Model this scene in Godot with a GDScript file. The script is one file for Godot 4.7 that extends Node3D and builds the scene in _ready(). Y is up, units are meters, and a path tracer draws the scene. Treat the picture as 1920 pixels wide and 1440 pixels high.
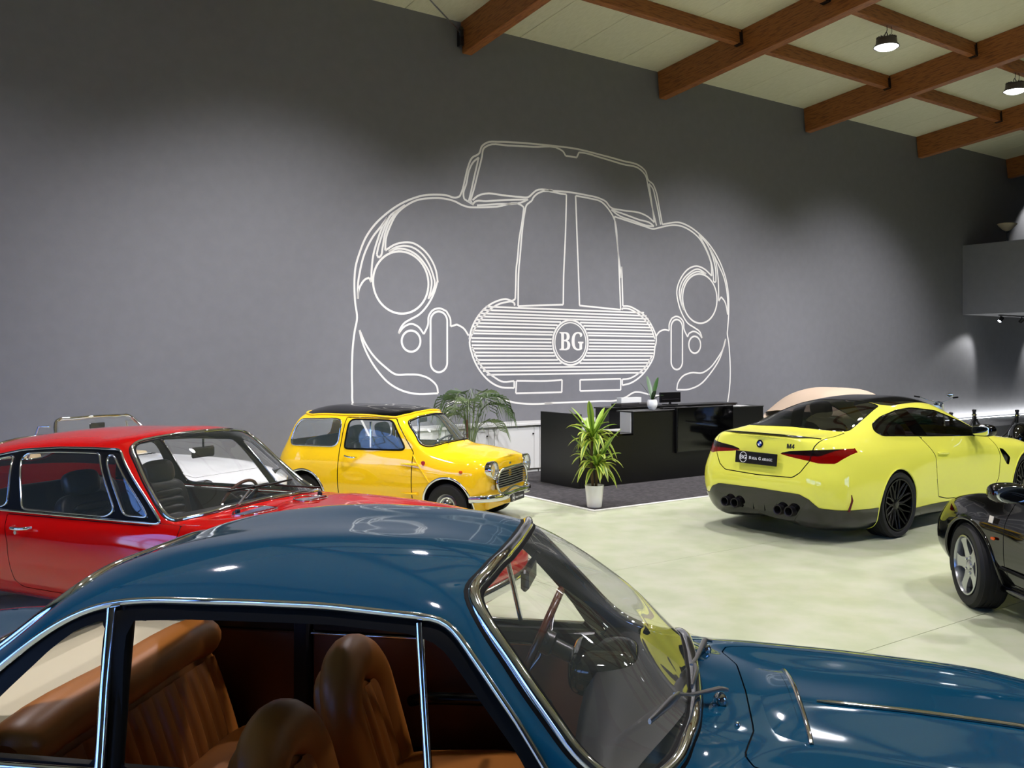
extends Node3D
# A car showroom: camera at the origin, 1.93 m up, looking down -Z. The hall is turned 35 degrees:
# room coordinates are (u along the painted wall, y up, w towards the viewer; the wall stands at w = -12.51).

const TURN := deg_to_rad(35.0)
const WALL := -12.51
var M := {}
var used := {}
var rng := RandomNumberGenerator.new()

class G:
	var v := PackedVector3Array()
	var n := PackedVector3Array()
	var i := PackedInt32Array()
	func tri(a: Vector3, b: Vector3, c: Vector3) -> void:
		var k := (c - a).cross(b - a).normalized()
		var s := v.size()
		v.append_array([a, b, c])
		n.append_array([k, k, k])
		i.append_array([s, s + 1, s + 2])
	func quad(a: Vector3, b: Vector3, c: Vector3, d: Vector3) -> void:
		tri(a, b, c)
		tri(a, c, d)
	func box(lo: Vector3, hi: Vector3, bevel := 0.0, tf := Transform3D.IDENTITY) -> void:
		# a box with chamfered edges
		var c := (lo + hi) * 0.5
		var h := (hi - lo) * 0.5
		var b := minf(bevel, minf(h.x, minf(h.y, h.z)) * 0.9)
		var base := v.size()
		for ax in 3:
			for s in [-1.0, 1.0]:
				var p := []
				for q in [[-1, -1], [1, -1], [1, 1], [-1, 1]]:
					var e := Vector3.ZERO
					e[ax] = s * h[ax]
					e[(ax + 1) % 3] = q[0] * (h[(ax + 1) % 3] - b)
					e[(ax + 2) % 3] = q[1] * (h[(ax + 2) % 3] - b)
					p.append(tf * (c + e))
				if s > 0: quad(p[0], p[3], p[2], p[1])
				else: quad(p[0], p[1], p[2], p[3])
		if b > 0.0:
			for ax in 3:
				var a1 := (ax + 1) % 3
				var a2 := (ax + 2) % 3
				for s1 in [-1.0, 1.0]:
					for s2 in [-1.0, 1.0]:
						var p := []
						for q in [[-1, 0], [1, 0], [1, 1], [-1, 1]]:
							var e := Vector3.ZERO
							e[ax] = q[0] * (h[ax] - b)
							e[a1] = s1 * (h[a1] - (b if q[1] == 1 else 0.0))
							e[a2] = s2 * (h[a2] - (0.0 if q[1] == 1 else b))
							p.append(tf * (c + e))
						if s1 * s2 > 0: quad(p[0], p[3], p[2], p[1])
						else: quad(p[0], p[1], p[2], p[3])
			for sx in [-1.0, 1.0]:
				for sy in [-1.0, 1.0]:
					for sz in [-1.0, 1.0]:
						var s := Vector3(sx, sy, sz)
						var p := []
						for ax in 3:
							var e := s * (h - Vector3(b, b, b))
							e[ax] = s[ax] * h[ax]
							p.append(tf * (c + e))
						if sx * sy * sz > 0: tri(p[0], p[2], p[1])
						else: tri(p[0], p[1], p[2])
		outward(base, tf * c)
	func outward(from: int, c: Vector3) -> void:
		for k in range(from, v.size()):
			if n[k].dot(v[k] - c) < 0: n[k] = -n[k]
	func grid(rows: Array, closed := false, flip := false) -> void:
		# rows: Array of PackedVector3Array of one length; smooth normals
		var s := v.size()
		var nr := rows.size()
		var nc: int = rows[0].size()
		for r in nr:
			for c in nc:
				var p: Vector3 = rows[r][c]
				var r0: Vector3 = rows[maxi(r - 1, 0)][c]
				var r1: Vector3 = rows[mini(r + 1, nr - 1)][c]
				var c0: Vector3 = rows[r][(c - 1 + nc) % nc] if closed else rows[r][maxi(c - 1, 0)]
				var c1: Vector3 = rows[r][(c + 1) % nc] if closed else rows[r][mini(c + 1, nc - 1)]
				var k := (r1 - r0).cross(c1 - c0)
				if k.length_squared() < 1e-16:
					var rr: Array = rows[clampi(r + (1 if r < nr / 2 else -1), 0, nr - 1)]
					var q0: Vector3 = rr[(c - 1 + nc) % nc] if closed else rr[maxi(c - 1, 0)]
					var q1: Vector3 = rr[(c + 1) % nc] if closed else rr[mini(c + 1, nc - 1)]
					k = (r1 - r0).cross(q1 - q0)
				k = k.normalized()
				v.append(p)
				n.append(-k if flip else k)
		for r in nr - 1:
			for c in (nc if closed else nc - 1):
				var a := s + r * nc + c
				var b := s + r * nc + (c + 1) % nc
				i.append_array([a, b, b + nc, a, b + nc, a + nc])
	func tube(path: Array, rad, segs := 8, caps := true, flat := 1.0, up := Vector3.UP) -> void:
		# a round (or flattened) bar along a path; rad is a number or an array of numbers
		var rows := []
		var np := path.size()
		if np < 2: return
		var side := Vector3.ZERO
		for k in np:
			var p: Vector3 = path[k]
			var t: Vector3 = (path[mini(k + 1, np - 1)] - path[maxi(k - 1, 0)]).normalized()
			if k == 0:
				side = t.cross(up)
				if side.length() < 0.05: side = t.cross(Vector3.RIGHT)
			side = (side - t * side.dot(t)).normalized()
			var upv := t.cross(side)
			var r: float = rad[k] if rad is Array else rad
			var ring := []
			for q in segs:
				var an := TAU * q / segs
				ring.append(p + side * cos(an) * r + upv * sin(an) * r * flat)
			rows.append(ring)
		var s := v.size()
		grid(rows, true)
		for k in np:
			for q in segs:
				var d: Vector3 = v[s + k * segs + q] - path[k]
				if n[s + k * segs + q].dot(d) < 0: n[s + k * segs + q] = -n[s + k * segs + q]
		if caps:
			for e in [0, np - 1]:
				for q in segs:
					tri(path[e], rows[e][q], rows[e][(q + 1) % segs])
	func lathe(prof: Array, tf := Transform3D.IDENTITY, segs := 28, a0 := 0.0, a1 := TAU, sharp := 0.6) -> void:
		# profile of Vector2(radius, height) turned about the local y axis; creases split where the profile turns
		var runs := [[prof[0]]]
		for k in range(1, prof.size()):
			runs[-1].append(prof[k])
			if k < prof.size() - 1:
				var d0: Vector2 = (prof[k] - prof[k - 1]).normalized()
				var d1: Vector2 = (prof[k + 1] - prof[k]).normalized()
				if d0.dot(d1) < sharp: runs.append([prof[k]])
		for run in runs:
			var rows := []
			for p in run:
				var ring := []
				for q in segs + 1:
					var an := a0 + (a1 - a0) * q / segs
					ring.append(tf * Vector3(cos(an) * p.x, p.y, sin(an) * p.x))
				rows.append(ring)
			grid(rows)
	func prism(poly: Array, d0: float, d1: float, tf := Transform3D.IDENTITY) -> void:
		# polygon of Vector2 in local xy, from z = d0 to z = d1
		var pk := PackedVector2Array(poly)
		var tris := Geometry2D.triangulate_polygon(pk)
		for k in range(0, tris.size(), 3):
			for z in [d0, d1]:
				var a: Vector2 = pk[tris[k]]
				var b: Vector2 = pk[tris[k + 1]]
				var c: Vector2 = pk[tris[k + 2]]
				var s := v.size()
				tri(tf * Vector3(a.x, a.y, z), tf * Vector3(b.x, b.y, z), tf * Vector3(c.x, c.y, z))
				var want := (tf.basis * Vector3(0, 0, z - (d0 + d1) * 0.5)).normalized()
				for q in 3: n[s + q] = want
		var cw := 1.0 if Geometry2D.is_polygon_clockwise(pk) else -1.0
		for k in pk.size():
			var a := pk[k]
			var b := pk[(k + 1) % pk.size()]
			var s := v.size()
			quad(tf * Vector3(a.x, a.y, d0), tf * Vector3(b.x, b.y, d0), tf * Vector3(b.x, b.y, d1), tf * Vector3(a.x, a.y, d1))
			var e := (b - a).normalized()
			var want := (tf.basis * Vector3(-e.y * cw, e.x * cw, 0)).normalized()
			for q in range(s, v.size()): n[q] = want
	func add(o: G, tf := Transform3D.IDENTITY) -> void:
		var s := v.size()
		var nb := tf.basis.inverse().transposed()
		for k in o.v.size():
			v.append(tf * o.v[k])
			n.append((nb * o.n[k]).normalized())
		for k in o.i: i.append(s + k)
	func mirrored() -> G:
		var o := G.new()
		for k in v.size():
			o.v.append(Vector3(v[k].x, v[k].y, -v[k].z))
			o.n.append(Vector3(n[k].x, n[k].y, -n[k].z))
		o.i = i.duplicate()
		return o
	func shifted(d: float) -> G:
		var o := G.new()
		for k in v.size(): o.v.append(v[k] + n[k] * d)
		o.n = n.duplicate()
		o.i = i.duplicate()
		return o
	func mesh() -> ArrayMesh:
		var idx := PackedInt32Array()
		for k in range(0, i.size(), 3):
			var a := i[k]
			var b := i[k + 1]
			var c := i[k + 2]
			var g := (v[c] - v[a]).cross(v[b] - v[a])
			if g.length_squared() < 1e-18: continue
			if g.dot(n[a] + n[b] + n[c]) < 0: idx.append_array([a, c, b])
			else: idx.append_array([a, b, c])
		var arr := []
		arr.resize(Mesh.ARRAY_MAX)
		arr[Mesh.ARRAY_VERTEX] = v
		arr[Mesh.ARRAY_NORMAL] = n
		arr[Mesh.ARRAY_INDEX] = idx
		var m := ArrayMesh.new()
		if idx.size(): m.add_surface_from_arrays(Mesh.PRIMITIVE_TRIANGLES, arr)
		return m

func numbered(called: String) -> String:
	used[called] = used.get(called, 0) + 1
	return called if used[called] == 1 else "%s_%03d" % [called, used[called] - 1]

func thing(called: String, label: String, category: String, at := Vector3.ZERO, turn := 0.0, group := "") -> Node3D:
	var o := Node3D.new()
	o.name = numbered(called)
	add_child(o)
	o.position = at
	o.rotation.y = turn
	tag(o, label, category, group)
	return o

func tag(o: Node, label: String, category: String, group := "") -> void:
	o.set_meta("label", label)
	o.set_meta("category", category)
	if group: o.set_meta("group", group)

func put(called: String, g, m: Material, parent: Node, label := "") -> MeshInstance3D:
	var o := MeshInstance3D.new()
	o.name = called
	o.mesh = g.mesh() if g is G else g
	o.material_override = m
	parent.add_child(o, true)
	if label: o.set_meta("label", label)
	return o

func single(called: String, g, m: Material, label: String, category: String, at := Vector3.ZERO, turn := 0.0, group := "") -> MeshInstance3D:
	var o := put(numbered(called), g, m, self)
	o.position = at
	o.rotation.y = turn
	tag(o, label, category, group)
	return o

func struct(called: String, g, m: Material, label := "", turn := TURN) -> MeshInstance3D:
	var o := put(called, g, m, self)
	o.rotation.y = turn
	o.set_meta("kind", "structure")
	if label: o.set_meta("label", label)
	return o

func R(u: float, y: float, w: float) -> Vector3:
	return Vector3(u, y, w).rotated(Vector3.UP, TURN)

func gbox(lo: Vector3, hi: Vector3, bevel := 0.004) -> G:
	var g := G.new()
	g.box(lo, hi, bevel)
	return g

func mat(key: String, c: Color, rough := 0.5, metal := 0.0, coat := 0.0) -> StandardMaterial3D:
	if M.has(key): return M[key]
	var m := StandardMaterial3D.new()
	m.resource_name = key
	m.albedo_color = c
	m.roughness = rough
	m.metallic = metal
	if coat > 0.0:
		m.clearcoat_enabled = true
		m.clearcoat = coat
		m.clearcoat_roughness = 0.02
	M[key] = m
	return m

func glass(key: String, c: Color) -> StandardMaterial3D:
	var m := mat(key, c, 0.02)
	m.transparency = BaseMaterial3D.TRANSPARENCY_ALPHA
	return m

func noise_tex(freq: float, ramp: Array, seed_n: int, size := 512, kind := FastNoiseLite.TYPE_SIMPLEX_SMOOTH, octaves := 4) -> NoiseTexture2D:
	var f := FastNoiseLite.new()
	f.seed = seed_n
	f.frequency = freq
	f.noise_type = kind
	f.fractal_octaves = octaves
	var t := NoiseTexture2D.new()
	t.width = size
	t.height = size
	t.seamless = true
	t.noise = f
	if ramp:
		var g := Gradient.new()
		g.offsets = PackedFloat32Array(ramp[0])
		g.colors = PackedColorArray(ramp[1])
		t.color_ramp = g
	return t

func tri_scale(m: StandardMaterial3D, s: Vector3) -> void:
	m.uv1_triplanar = true
	m.uv1_scale = s

func bez(pts: Array, per := 6, closed := false) -> Array:
	# Catmull-Rom (centripetal-like by chord) through points, Vector2 or Vector3
	var out := []
	var np := pts.size()
	for k in (np if closed else np - 1):
		var p1 = pts[k]
		var p2 = pts[(k + 1) % np]
		var p0 = pts[(k - 1 + np) % np] if closed or k > 0 else p1 * 2.0 - p2
		var p3 = pts[(k + 2) % np] if closed or k < np - 2 else p2 * 2.0 - p1
		var d1: float = maxf(p1.distance_to(p2), 1e-5)
		var d0: float = maxf(p0.distance_to(p1), 1e-5)
		var d2: float = maxf(p2.distance_to(p3), 1e-5)
		var m1 = ((p1 - p0) / d0 * d1 + (p2 - p1) / d1 * d0) / (d0 + d1) * d1
		var m2 = ((p2 - p1) / d1 * d2 + (p3 - p2) / d2 * d1) / (d1 + d2) * d1
		for q in per:
			var t := float(q) / per
			var t2 := t * t
			var t3 := t2 * t
			out.append(p1 * (2 * t3 - 3 * t2 + 1) + m1 * (t3 - 2 * t2 + t) + p2 * (-2 * t3 + 3 * t2) + m2 * (t3 - t2))
	if not closed: out.append(pts[-1])
	return out

func V2(a: Array) -> Array:
	var o := []
	for k in range(0, a.size(), 2): o.append(Vector2(a[k], a[k + 1]))
	return o

func V3(a: Array) -> Array:
	var o := []
	for k in range(0, a.size(), 3): o.append(Vector3(a[k], a[k + 1], a[k + 2]))
	return o

func text_mesh(s: String, font_name: String, size: float, depth := 0.004, weight := 700) -> TextMesh:
	var f := SystemFont.new()
	f.font_names = PackedStringArray([font_name])
	f.font_weight = weight
	var t := TextMesh.new()
	t.text = s
	t.font = f
	t.font_size = 64
	t.pixel_size = size / 46.0     # size: height of a capital letter
	t.depth = depth
	return t

func _ready() -> void:
	rng.seed = 7
	view_and_light()
	materials()
	room_shell()
	lamps()
	mural()
	mezzanine()
	reception()
	plants()
	cars()

func view_and_light() -> void:
	var cam := Camera3D.new()
	cam.name = "camera"
	add_child(cam)
	cam.position = Vector3(0, 1.93, 0)
	cam.set_frustum(0.1 * 1440.0 / 1680.0, Vector2(0, -0.1 * 50.0 / 1680.0), 0.1, 120.0)
	cam.current = true
	var env := Environment.new()
	env.tonemap_mode = Environment.TONE_MAPPER_LINEAR
	env.tonemap_exposure = EXPOSURE
	env.background_mode = Environment.BG_SKY
	var sky := Sky.new()
	var sm := ProceduralSkyMaterial.new()
	sm.sky_top_color = Color(0.30, 0.52, 0.95)
	sm.sky_horizon_color = Color(0.62, 0.78, 1.0)
	sm.ground_horizon_color = Color(0.55, 0.62, 0.7)
	sm.ground_bottom_color = Color(0.35, 0.38, 0.4)
	sm.sky_energy_multiplier = SKY
	sm.ground_energy_multiplier = SKY
	sky.sky_material = sm
	env.sky = sky
	env.sdfgi_enabled = true
	env.ssao_enabled = true
	env.ssil_enabled = true
	var we := WorldEnvironment.new()
	we.name = "environment"
	we.environment = env
	add_child(we)

const EXPOSURE := 1.1
const FLOOD := 84.0
const SKY := 2.2
const LAMP := 26.0

func materials() -> void:
	var m := mat("floor concrete", Color(1, 1, 1), 0.34)
	m.albedo_texture = noise_tex(0.012, [[0.0, 0.35, 0.6, 1.0], [Color(0.70, 0.735, 0.60), Color(0.73, 0.76, 0.635), Color(0.755, 0.775, 0.665), Color(0.78, 0.79, 0.70)]], 3, 1024, FastNoiseLite.TYPE_SIMPLEX_SMOOTH, 6)
	m.roughness_texture = noise_tex(0.01, [[0.0, 1.0], [Color(0.55, 0.55, 0.55), Color(1, 1, 1)]], 5)
	m.roughness = 0.5
	tri_scale(m, Vector3(0.21, 0.21, 0.21))
	m = mat("joint", Color(0.25, 0.27, 0.22), 0.9)
	m = mat("wall grey", Color(1, 1, 1), 0.62)
	m.albedo_texture = noise_tex(0.02, [[0.0, 1.0], [Color(0.425, 0.425, 0.435), Color(0.445, 0.445, 0.455)]], 9)
	tri_scale(m, Vector3(0.4, 0.4, 0.4))
	mat("mural paint", Color(0.86, 0.85, 0.82), 0.7)
	mat("pale wall", Color(0.42, 0.42, 0.42), 0.7)
	m = mat("wood beam", Color(1, 1, 1), 0.5)
	m.albedo_texture = noise_tex(0.02, [[0.0, 0.4, 0.55, 0.75, 1.0], [Color(0.38, 0.20, 0.08), Color(0.53, 0.31, 0.13), Color(0.60, 0.37, 0.17), Color(0.56, 0.33, 0.14), Color(0.68, 0.44, 0.22)]], 11, 512, FastNoiseLite.TYPE_SIMPLEX_SMOOTH, 5)
	tri_scale(m, Vector3(3.0, 3.2, 0.28))
	m = mat("wood purlin", Color(1, 1, 1), 0.55)
	m.albedo_texture = M["wood beam"].albedo_texture
	tri_scale(m, Vector3(0.28, 3.2, 3.2))
	m = mat("ceiling panel", Color(1, 1, 1), 0.6)
	m.albedo_texture = noise_tex(0.05, [[0.0, 1.0], [Color(0.80, 0.79, 0.68), Color(0.86, 0.85, 0.75)]], 13)
	tri_scale(m, Vector3(1.2, 1.2, 0.15))
	m = mat("carpet", Color(1, 1, 1), 0.95)
	m.albedo_texture = noise_tex(0.06, [[0.0, 0.5, 1.0], [Color(0.15, 0.145, 0.15), Color(0.23, 0.22, 0.225), Color(0.31, 0.30, 0.30)]], 15, 512, FastNoiseLite.TYPE_VALUE, 5)
	m.heightmap_enabled = true
	m.heightmap_texture = noise_tex(0.3, [], 16)
	m.heightmap_scale = 0.3
	tri_scale(m, Vector3(0.7, 0.7, 0.7))
	mat("white edge", Color(0.92, 0.92, 0.90), 0.4)
	mat("black desk", Color(0.02, 0.02, 0.022), 0.35)
	mat("gloss black", Color(0.012, 0.012, 0.014), 0.04)
	mat("white lacquer", Color(0.82, 0.82, 0.80), 0.35)
	mat("pot white", Color(0.93, 0.93, 0.92), 0.2)
	mat("soil", Color(0.12, 0.08, 0.05), 1.0)
	mat("chrome", Color(0.86, 0.86, 0.87), 0.06, 1.0)
	mat("satin steel", Color(0.62, 0.62, 0.63), 0.3, 1.0)
	mat("dark steel", Color(0.22, 0.21, 0.22), 0.4, 0.8)
	mat("black rubber", Color(0.018, 0.018, 0.018), 0.6).metallic_specular = 0.25
	mat("black plastic", Color(0.02, 0.02, 0.021), 0.3)
	mat("black matte", Color(0.015, 0.015, 0.015), 0.8)
	mat("tyre", Color(0.028, 0.027, 0.027), 0.7)
	glass("pane", Color(0.75, 0.85, 0.80, 0.08))
	glass("clear pane", Color(0.85, 0.92, 0.88, 0.05))
	m = mat("lamp glow", Color(1, 1, 1), 0.4)
	m.emission_enabled = true
	m.emission = Color(0.95, 0.98, 1.0)
	m.emission_energy_multiplier = 14.0

func roof_y(w: float) -> float:
	return 7.42 + 0.0944 * (w - WALL)

func room_shell() -> void:
	var U0 := -10.0
	var U1 := 33.0
	var W1 := 10.0
	# floor: cast slabs with open saw-cut joints
	var fl := struct("floor", gbox(Vector3(U0 - 0.3, -0.3, WALL - 0.3), Vector3(U1 + 0.3, -0.012, W1 + 0.3), 0.0), M["joint"], "pale green polished concrete floor")
	var us := [U0]
	for k in range(-2, 6): us.append(4.61 + 5.24 * k)
	us.append(U1)
	var ws := [WALL]
	for k in range(-2, 6): ws.append(-3.487 + 2.624 * k)
	ws.append(W1)
	for a in us.size() - 1:
		for b in ws.size() - 1:
			if us[a] < U0: continue
			put("slab", gbox(Vector3(us[a] + 0.0025, -0.02, ws[b] + 0.0025), Vector3(us[a + 1] - 0.0025, 0.0, ws[b + 1] - 0.0025), 0.0012), M["floor concrete"], fl)
	struct("wall_back", gbox(Vector3(U0 - 0.3, -0.3, WALL - 0.3), Vector3(U1 + 0.3, 7.5, WALL), 0.0), M["wall grey"], "tall grey painted wall carrying the line drawing of a car")
	# glazed end wall on the left, beyond the picture: the daylight that the car sides mirror
	var lg := G.new()
	lg.box(Vector3(U0 - 0.3, -0.3, WALL), Vector3(U0, 0.4, W1))
	lg.box(Vector3(U0 - 0.3, 5.2, WALL), Vector3(U0, 9.8, W1))
	var bays := [[-10.6, -5.8], [-5.0, -0.2], [0.6, 5.4]]
	var e0 := WALL
	for k in bays.size() + 1:
		var e1: float = bays[k][0] if k < bays.size() else W1
		lg.box(Vector3(U0 - 0.3, 0.4, e0), Vector3(U0, 5.2, e1))
		if k < bays.size(): e0 = bays[k][1]
	struct("wall_left", lg, M["pale wall"], "glazed end wall of the hall")
	for k in bays.size():
		var fr := G.new()
		for q in 7:
			var c := lerpf(bays[k][0] + 0.03, bays[k][1] - 0.03, q / 6.0)
			fr.box(Vector3(U0 - 0.18, 0.4, c - 0.03), Vector3(U0 - 0.10, 5.2, c + 0.03))
		for y in [0.43, 2.0, 3.6, 5.17]:
			fr.box(Vector3(U0 - 0.19, y - 0.03, bays[k][0]), Vector3(U0 - 0.09, y + 0.03, bays[k][1]))
		var wl := struct("window_%d" % (k + 2), fr, mat("window frame", Color(0.1, 0.1, 0.11), 0.4), "tall window with dark metal bars")
		put("pane", gbox(Vector3(U0 - 0.145, 0.4, bays[k][0]), Vector3(U0 - 0.135, 5.2, bays[k][1]), 0.0), M["clear pane"], wl)
	struct("wall_right", gbox(Vector3(U1, -0.3, WALL), Vector3(U1 + 0.3, 9.8, W1), 0.0), M["wall grey"], "far end wall")
	# glazed wall behind the viewer
	var g := G.new()
	g.box(Vector3(U0 - 0.3, -0.3, W1), Vector3(U1 + 0.3, 0.5, W1 + 0.3))
	g.box(Vector3(U0 - 0.3, 5.6, W1), Vector3(U1 + 0.3, 9.8, W1 + 0.3))
	var wins := [[8.2, 12.8]]
	var x := U0 - 0.3
	for k in wins.size() + 1:
		var e: float = wins[k][0] if k < wins.size() else U1 + 0.3
		g.box(Vector3(x, 0.5, W1), Vector3(e, 5.6, W1 + 0.3))
		if k < wins.size(): x = wins[k][1]
	struct("wall_front", g, M["pale wall"], "glazed wall on the street side")
	for k in wins.size():
		var fr := G.new()
		var a: float = wins[k][0]
		var b: float = wins[k][1]
		for q in 6:
			var c := lerpf(a + 0.03, b - 0.03, q / 5.0)
			fr.box(Vector3(c - 0.03, 0.5, W1 + 0.08), Vector3(c + 0.03, 5.6, W1 + 0.16))
		for y in [0.53, 2.2, 3.9, 5.57]:
			fr.box(Vector3(a, y - 0.03, W1 + 0.07), Vector3(b, y + 0.03, W1 + 0.17))
		var wn := struct("window_%d" % (k + 1), fr, mat("window frame", Color(0.1, 0.1, 0.11), 0.4), "tall window with dark metal bars")
		put("pane", gbox(Vector3(a, 0.5, W1 + 0.115), Vector3(b, 5.6, W1 + 0.125), 0.0), M["clear pane"], wn)
	# roof: sloping panels on timber beams and purlins
	var rt := G.new()
	var tf := Transform3D(Basis(), Vector3(0, 0, 0))
	rt.quad(Vector3(U0 - 0.3, roof_y(WALL) + 0.12, WALL - 0.3), Vector3(U1 + 0.3, roof_y(WALL) + 0.12, WALL - 0.3), Vector3(U1 + 0.3, roof_y(W1) + 0.12, W1 + 0.3), Vector3(U0 - 0.3, roof_y(W1) + 0.12, W1 + 0.3))
	rt.quad(Vector3(U0 - 0.3, roof_y(WALL) + 0.32, WALL - 0.3), Vector3(U1 + 0.3, roof_y(WALL) + 0.32, WALL - 0.3), Vector3(U1 + 0.3, roof_y(W1) + 0.32, W1 + 0.3), Vector3(U0 - 0.3, roof_y(W1) + 0.32, W1 + 0.3))
	var ce := struct("ceiling", rt, mat("roof deck", Color(0.3, 0.3, 0.28), 0.8), "cream panel roof on brown timber beams")
	var slope := atan(0.0944)
	var long := (W1 - WALL) / cos(slope)
	var beams := [-10.0 - 0.1]
	for k in range(-3, 6): beams.append(12.26 + 4.44 * k)
	var pm := gbox(Vector3(0.004, 0.0, -0.1), Vector3(1.106, 0.1, long + 0.1), 0.006).mesh()
	var k2 := 0
	var uu := 12.26 - 1.11 * 20
	while uu < U1 - 0.3:
		if uu > U0 - 0.6:
			var o := put("panel", pm, M["ceiling panel"], ce)
			o.position = Vector3(uu, roof_y(WALL), WALL)
			o.rotation.x = -slope
		uu += 1.11
	var bm := gbox(Vector3(-0.09, -0.53, 0.0), Vector3(0.09, 0.0, long), 0.008).mesh()
	for u in beams:
		if u < U0 + 0.2: continue
		var o := put("beam", bm, M["wood beam"], ce)
		o.position = Vector3(u, roof_y(WALL) , WALL)
		o.rotation.x = -slope
	var ql := 4.44 - 0.18
	var qm := gbox(Vector3(0.0, -0.26, -0.06), Vector3(ql, 0.0, 0.06), 0.006).mesh()
	var hg := G.new()
	hg.box(Vector3(0.0, -0.27, -0.075), Vector3(0.012, -0.02, 0.075))
	hg.box(Vector3(0.0, -0.27, -0.064), Vector3(0.09, -0.26, 0.064))
	hg.box(Vector3(0.0, -0.25, -0.068), Vector3(0.07, -0.06, -0.0605))
	hg.box(Vector3(0.0, -0.25, 0.0605), Vector3(0.07, -0.06, 0.068))
	var hm := hg.mesh()
	for k in range(-2, 5):
		for q in 7:
			var w := -10.5 + 1.75 * q
			var o := put("purlin", qm, M["wood purlin"], ce)
			o.position = Vector3(12.26 + 4.44 * k + 0.09, roof_y(w), w)
			o.rotation.x = -slope
			if q < 3 and k >= -1 and k < 3:
				put("joist_hanger", hm, M["dark steel"], o)
				var h2 := put("joist_hanger", hm, M["dark steel"], o)
				h2.position.x = ql
				h2.rotation.y = PI
	# steel tie rod with its turnbuckle beside the first beam, and the conduit box on the second
	var rod := thing("tie_rod", "thin steel tie rod running from the wall to the roof beside the leftmost beam", "tie rod", Vector3.ZERO, TURN)
	g = G.new()
	g.tube([Vector3(7.72, 7.18, -12.42), Vector3(4.66, 7.48, -10.26)], 0.012)
	put("rod", g, M["satin steel"], rod)
	g = G.new()
	g.box(Vector3(7.655, 7.0, -12.5), Vector3(7.725, 7.28, -12.40), 0.006)
	g.tube([Vector3(7.70, 7.16, -12.44), Vector3(7.60, 7.23, -12.28)], 0.035, 8)
	put("bracket", g, M["dark steel"], rod)
	var jb := thing("junction_box", "white conduit box fixed to the side of the second timber beam", "junction box", Vector3.ZERO, TURN)
	g = G.new()
	g.box(Vector3(12.08, 7.76, -9.38), Vector3(12.17, 7.87, -9.22), 0.008)
	put("box", g, mat("conduit white", Color(0.72, 0.71, 0.68), 0.5), jb)
	g = G.new()
	g.tube([Vector3(12.12, 7.83, -9.24), Vector3(12.12, 8.02, -7.6)], 0.014)
	g.tube(bez([Vector3(12.12, 7.86, -9.30), Vector3(12.11, 7.95, -9.31), Vector3(12.1, 8.02, -9.40), Vector3(12.1, 8.12, -9.42)]), 0.012)
	put("conduit", g, M["conduit white"], jb)

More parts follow.
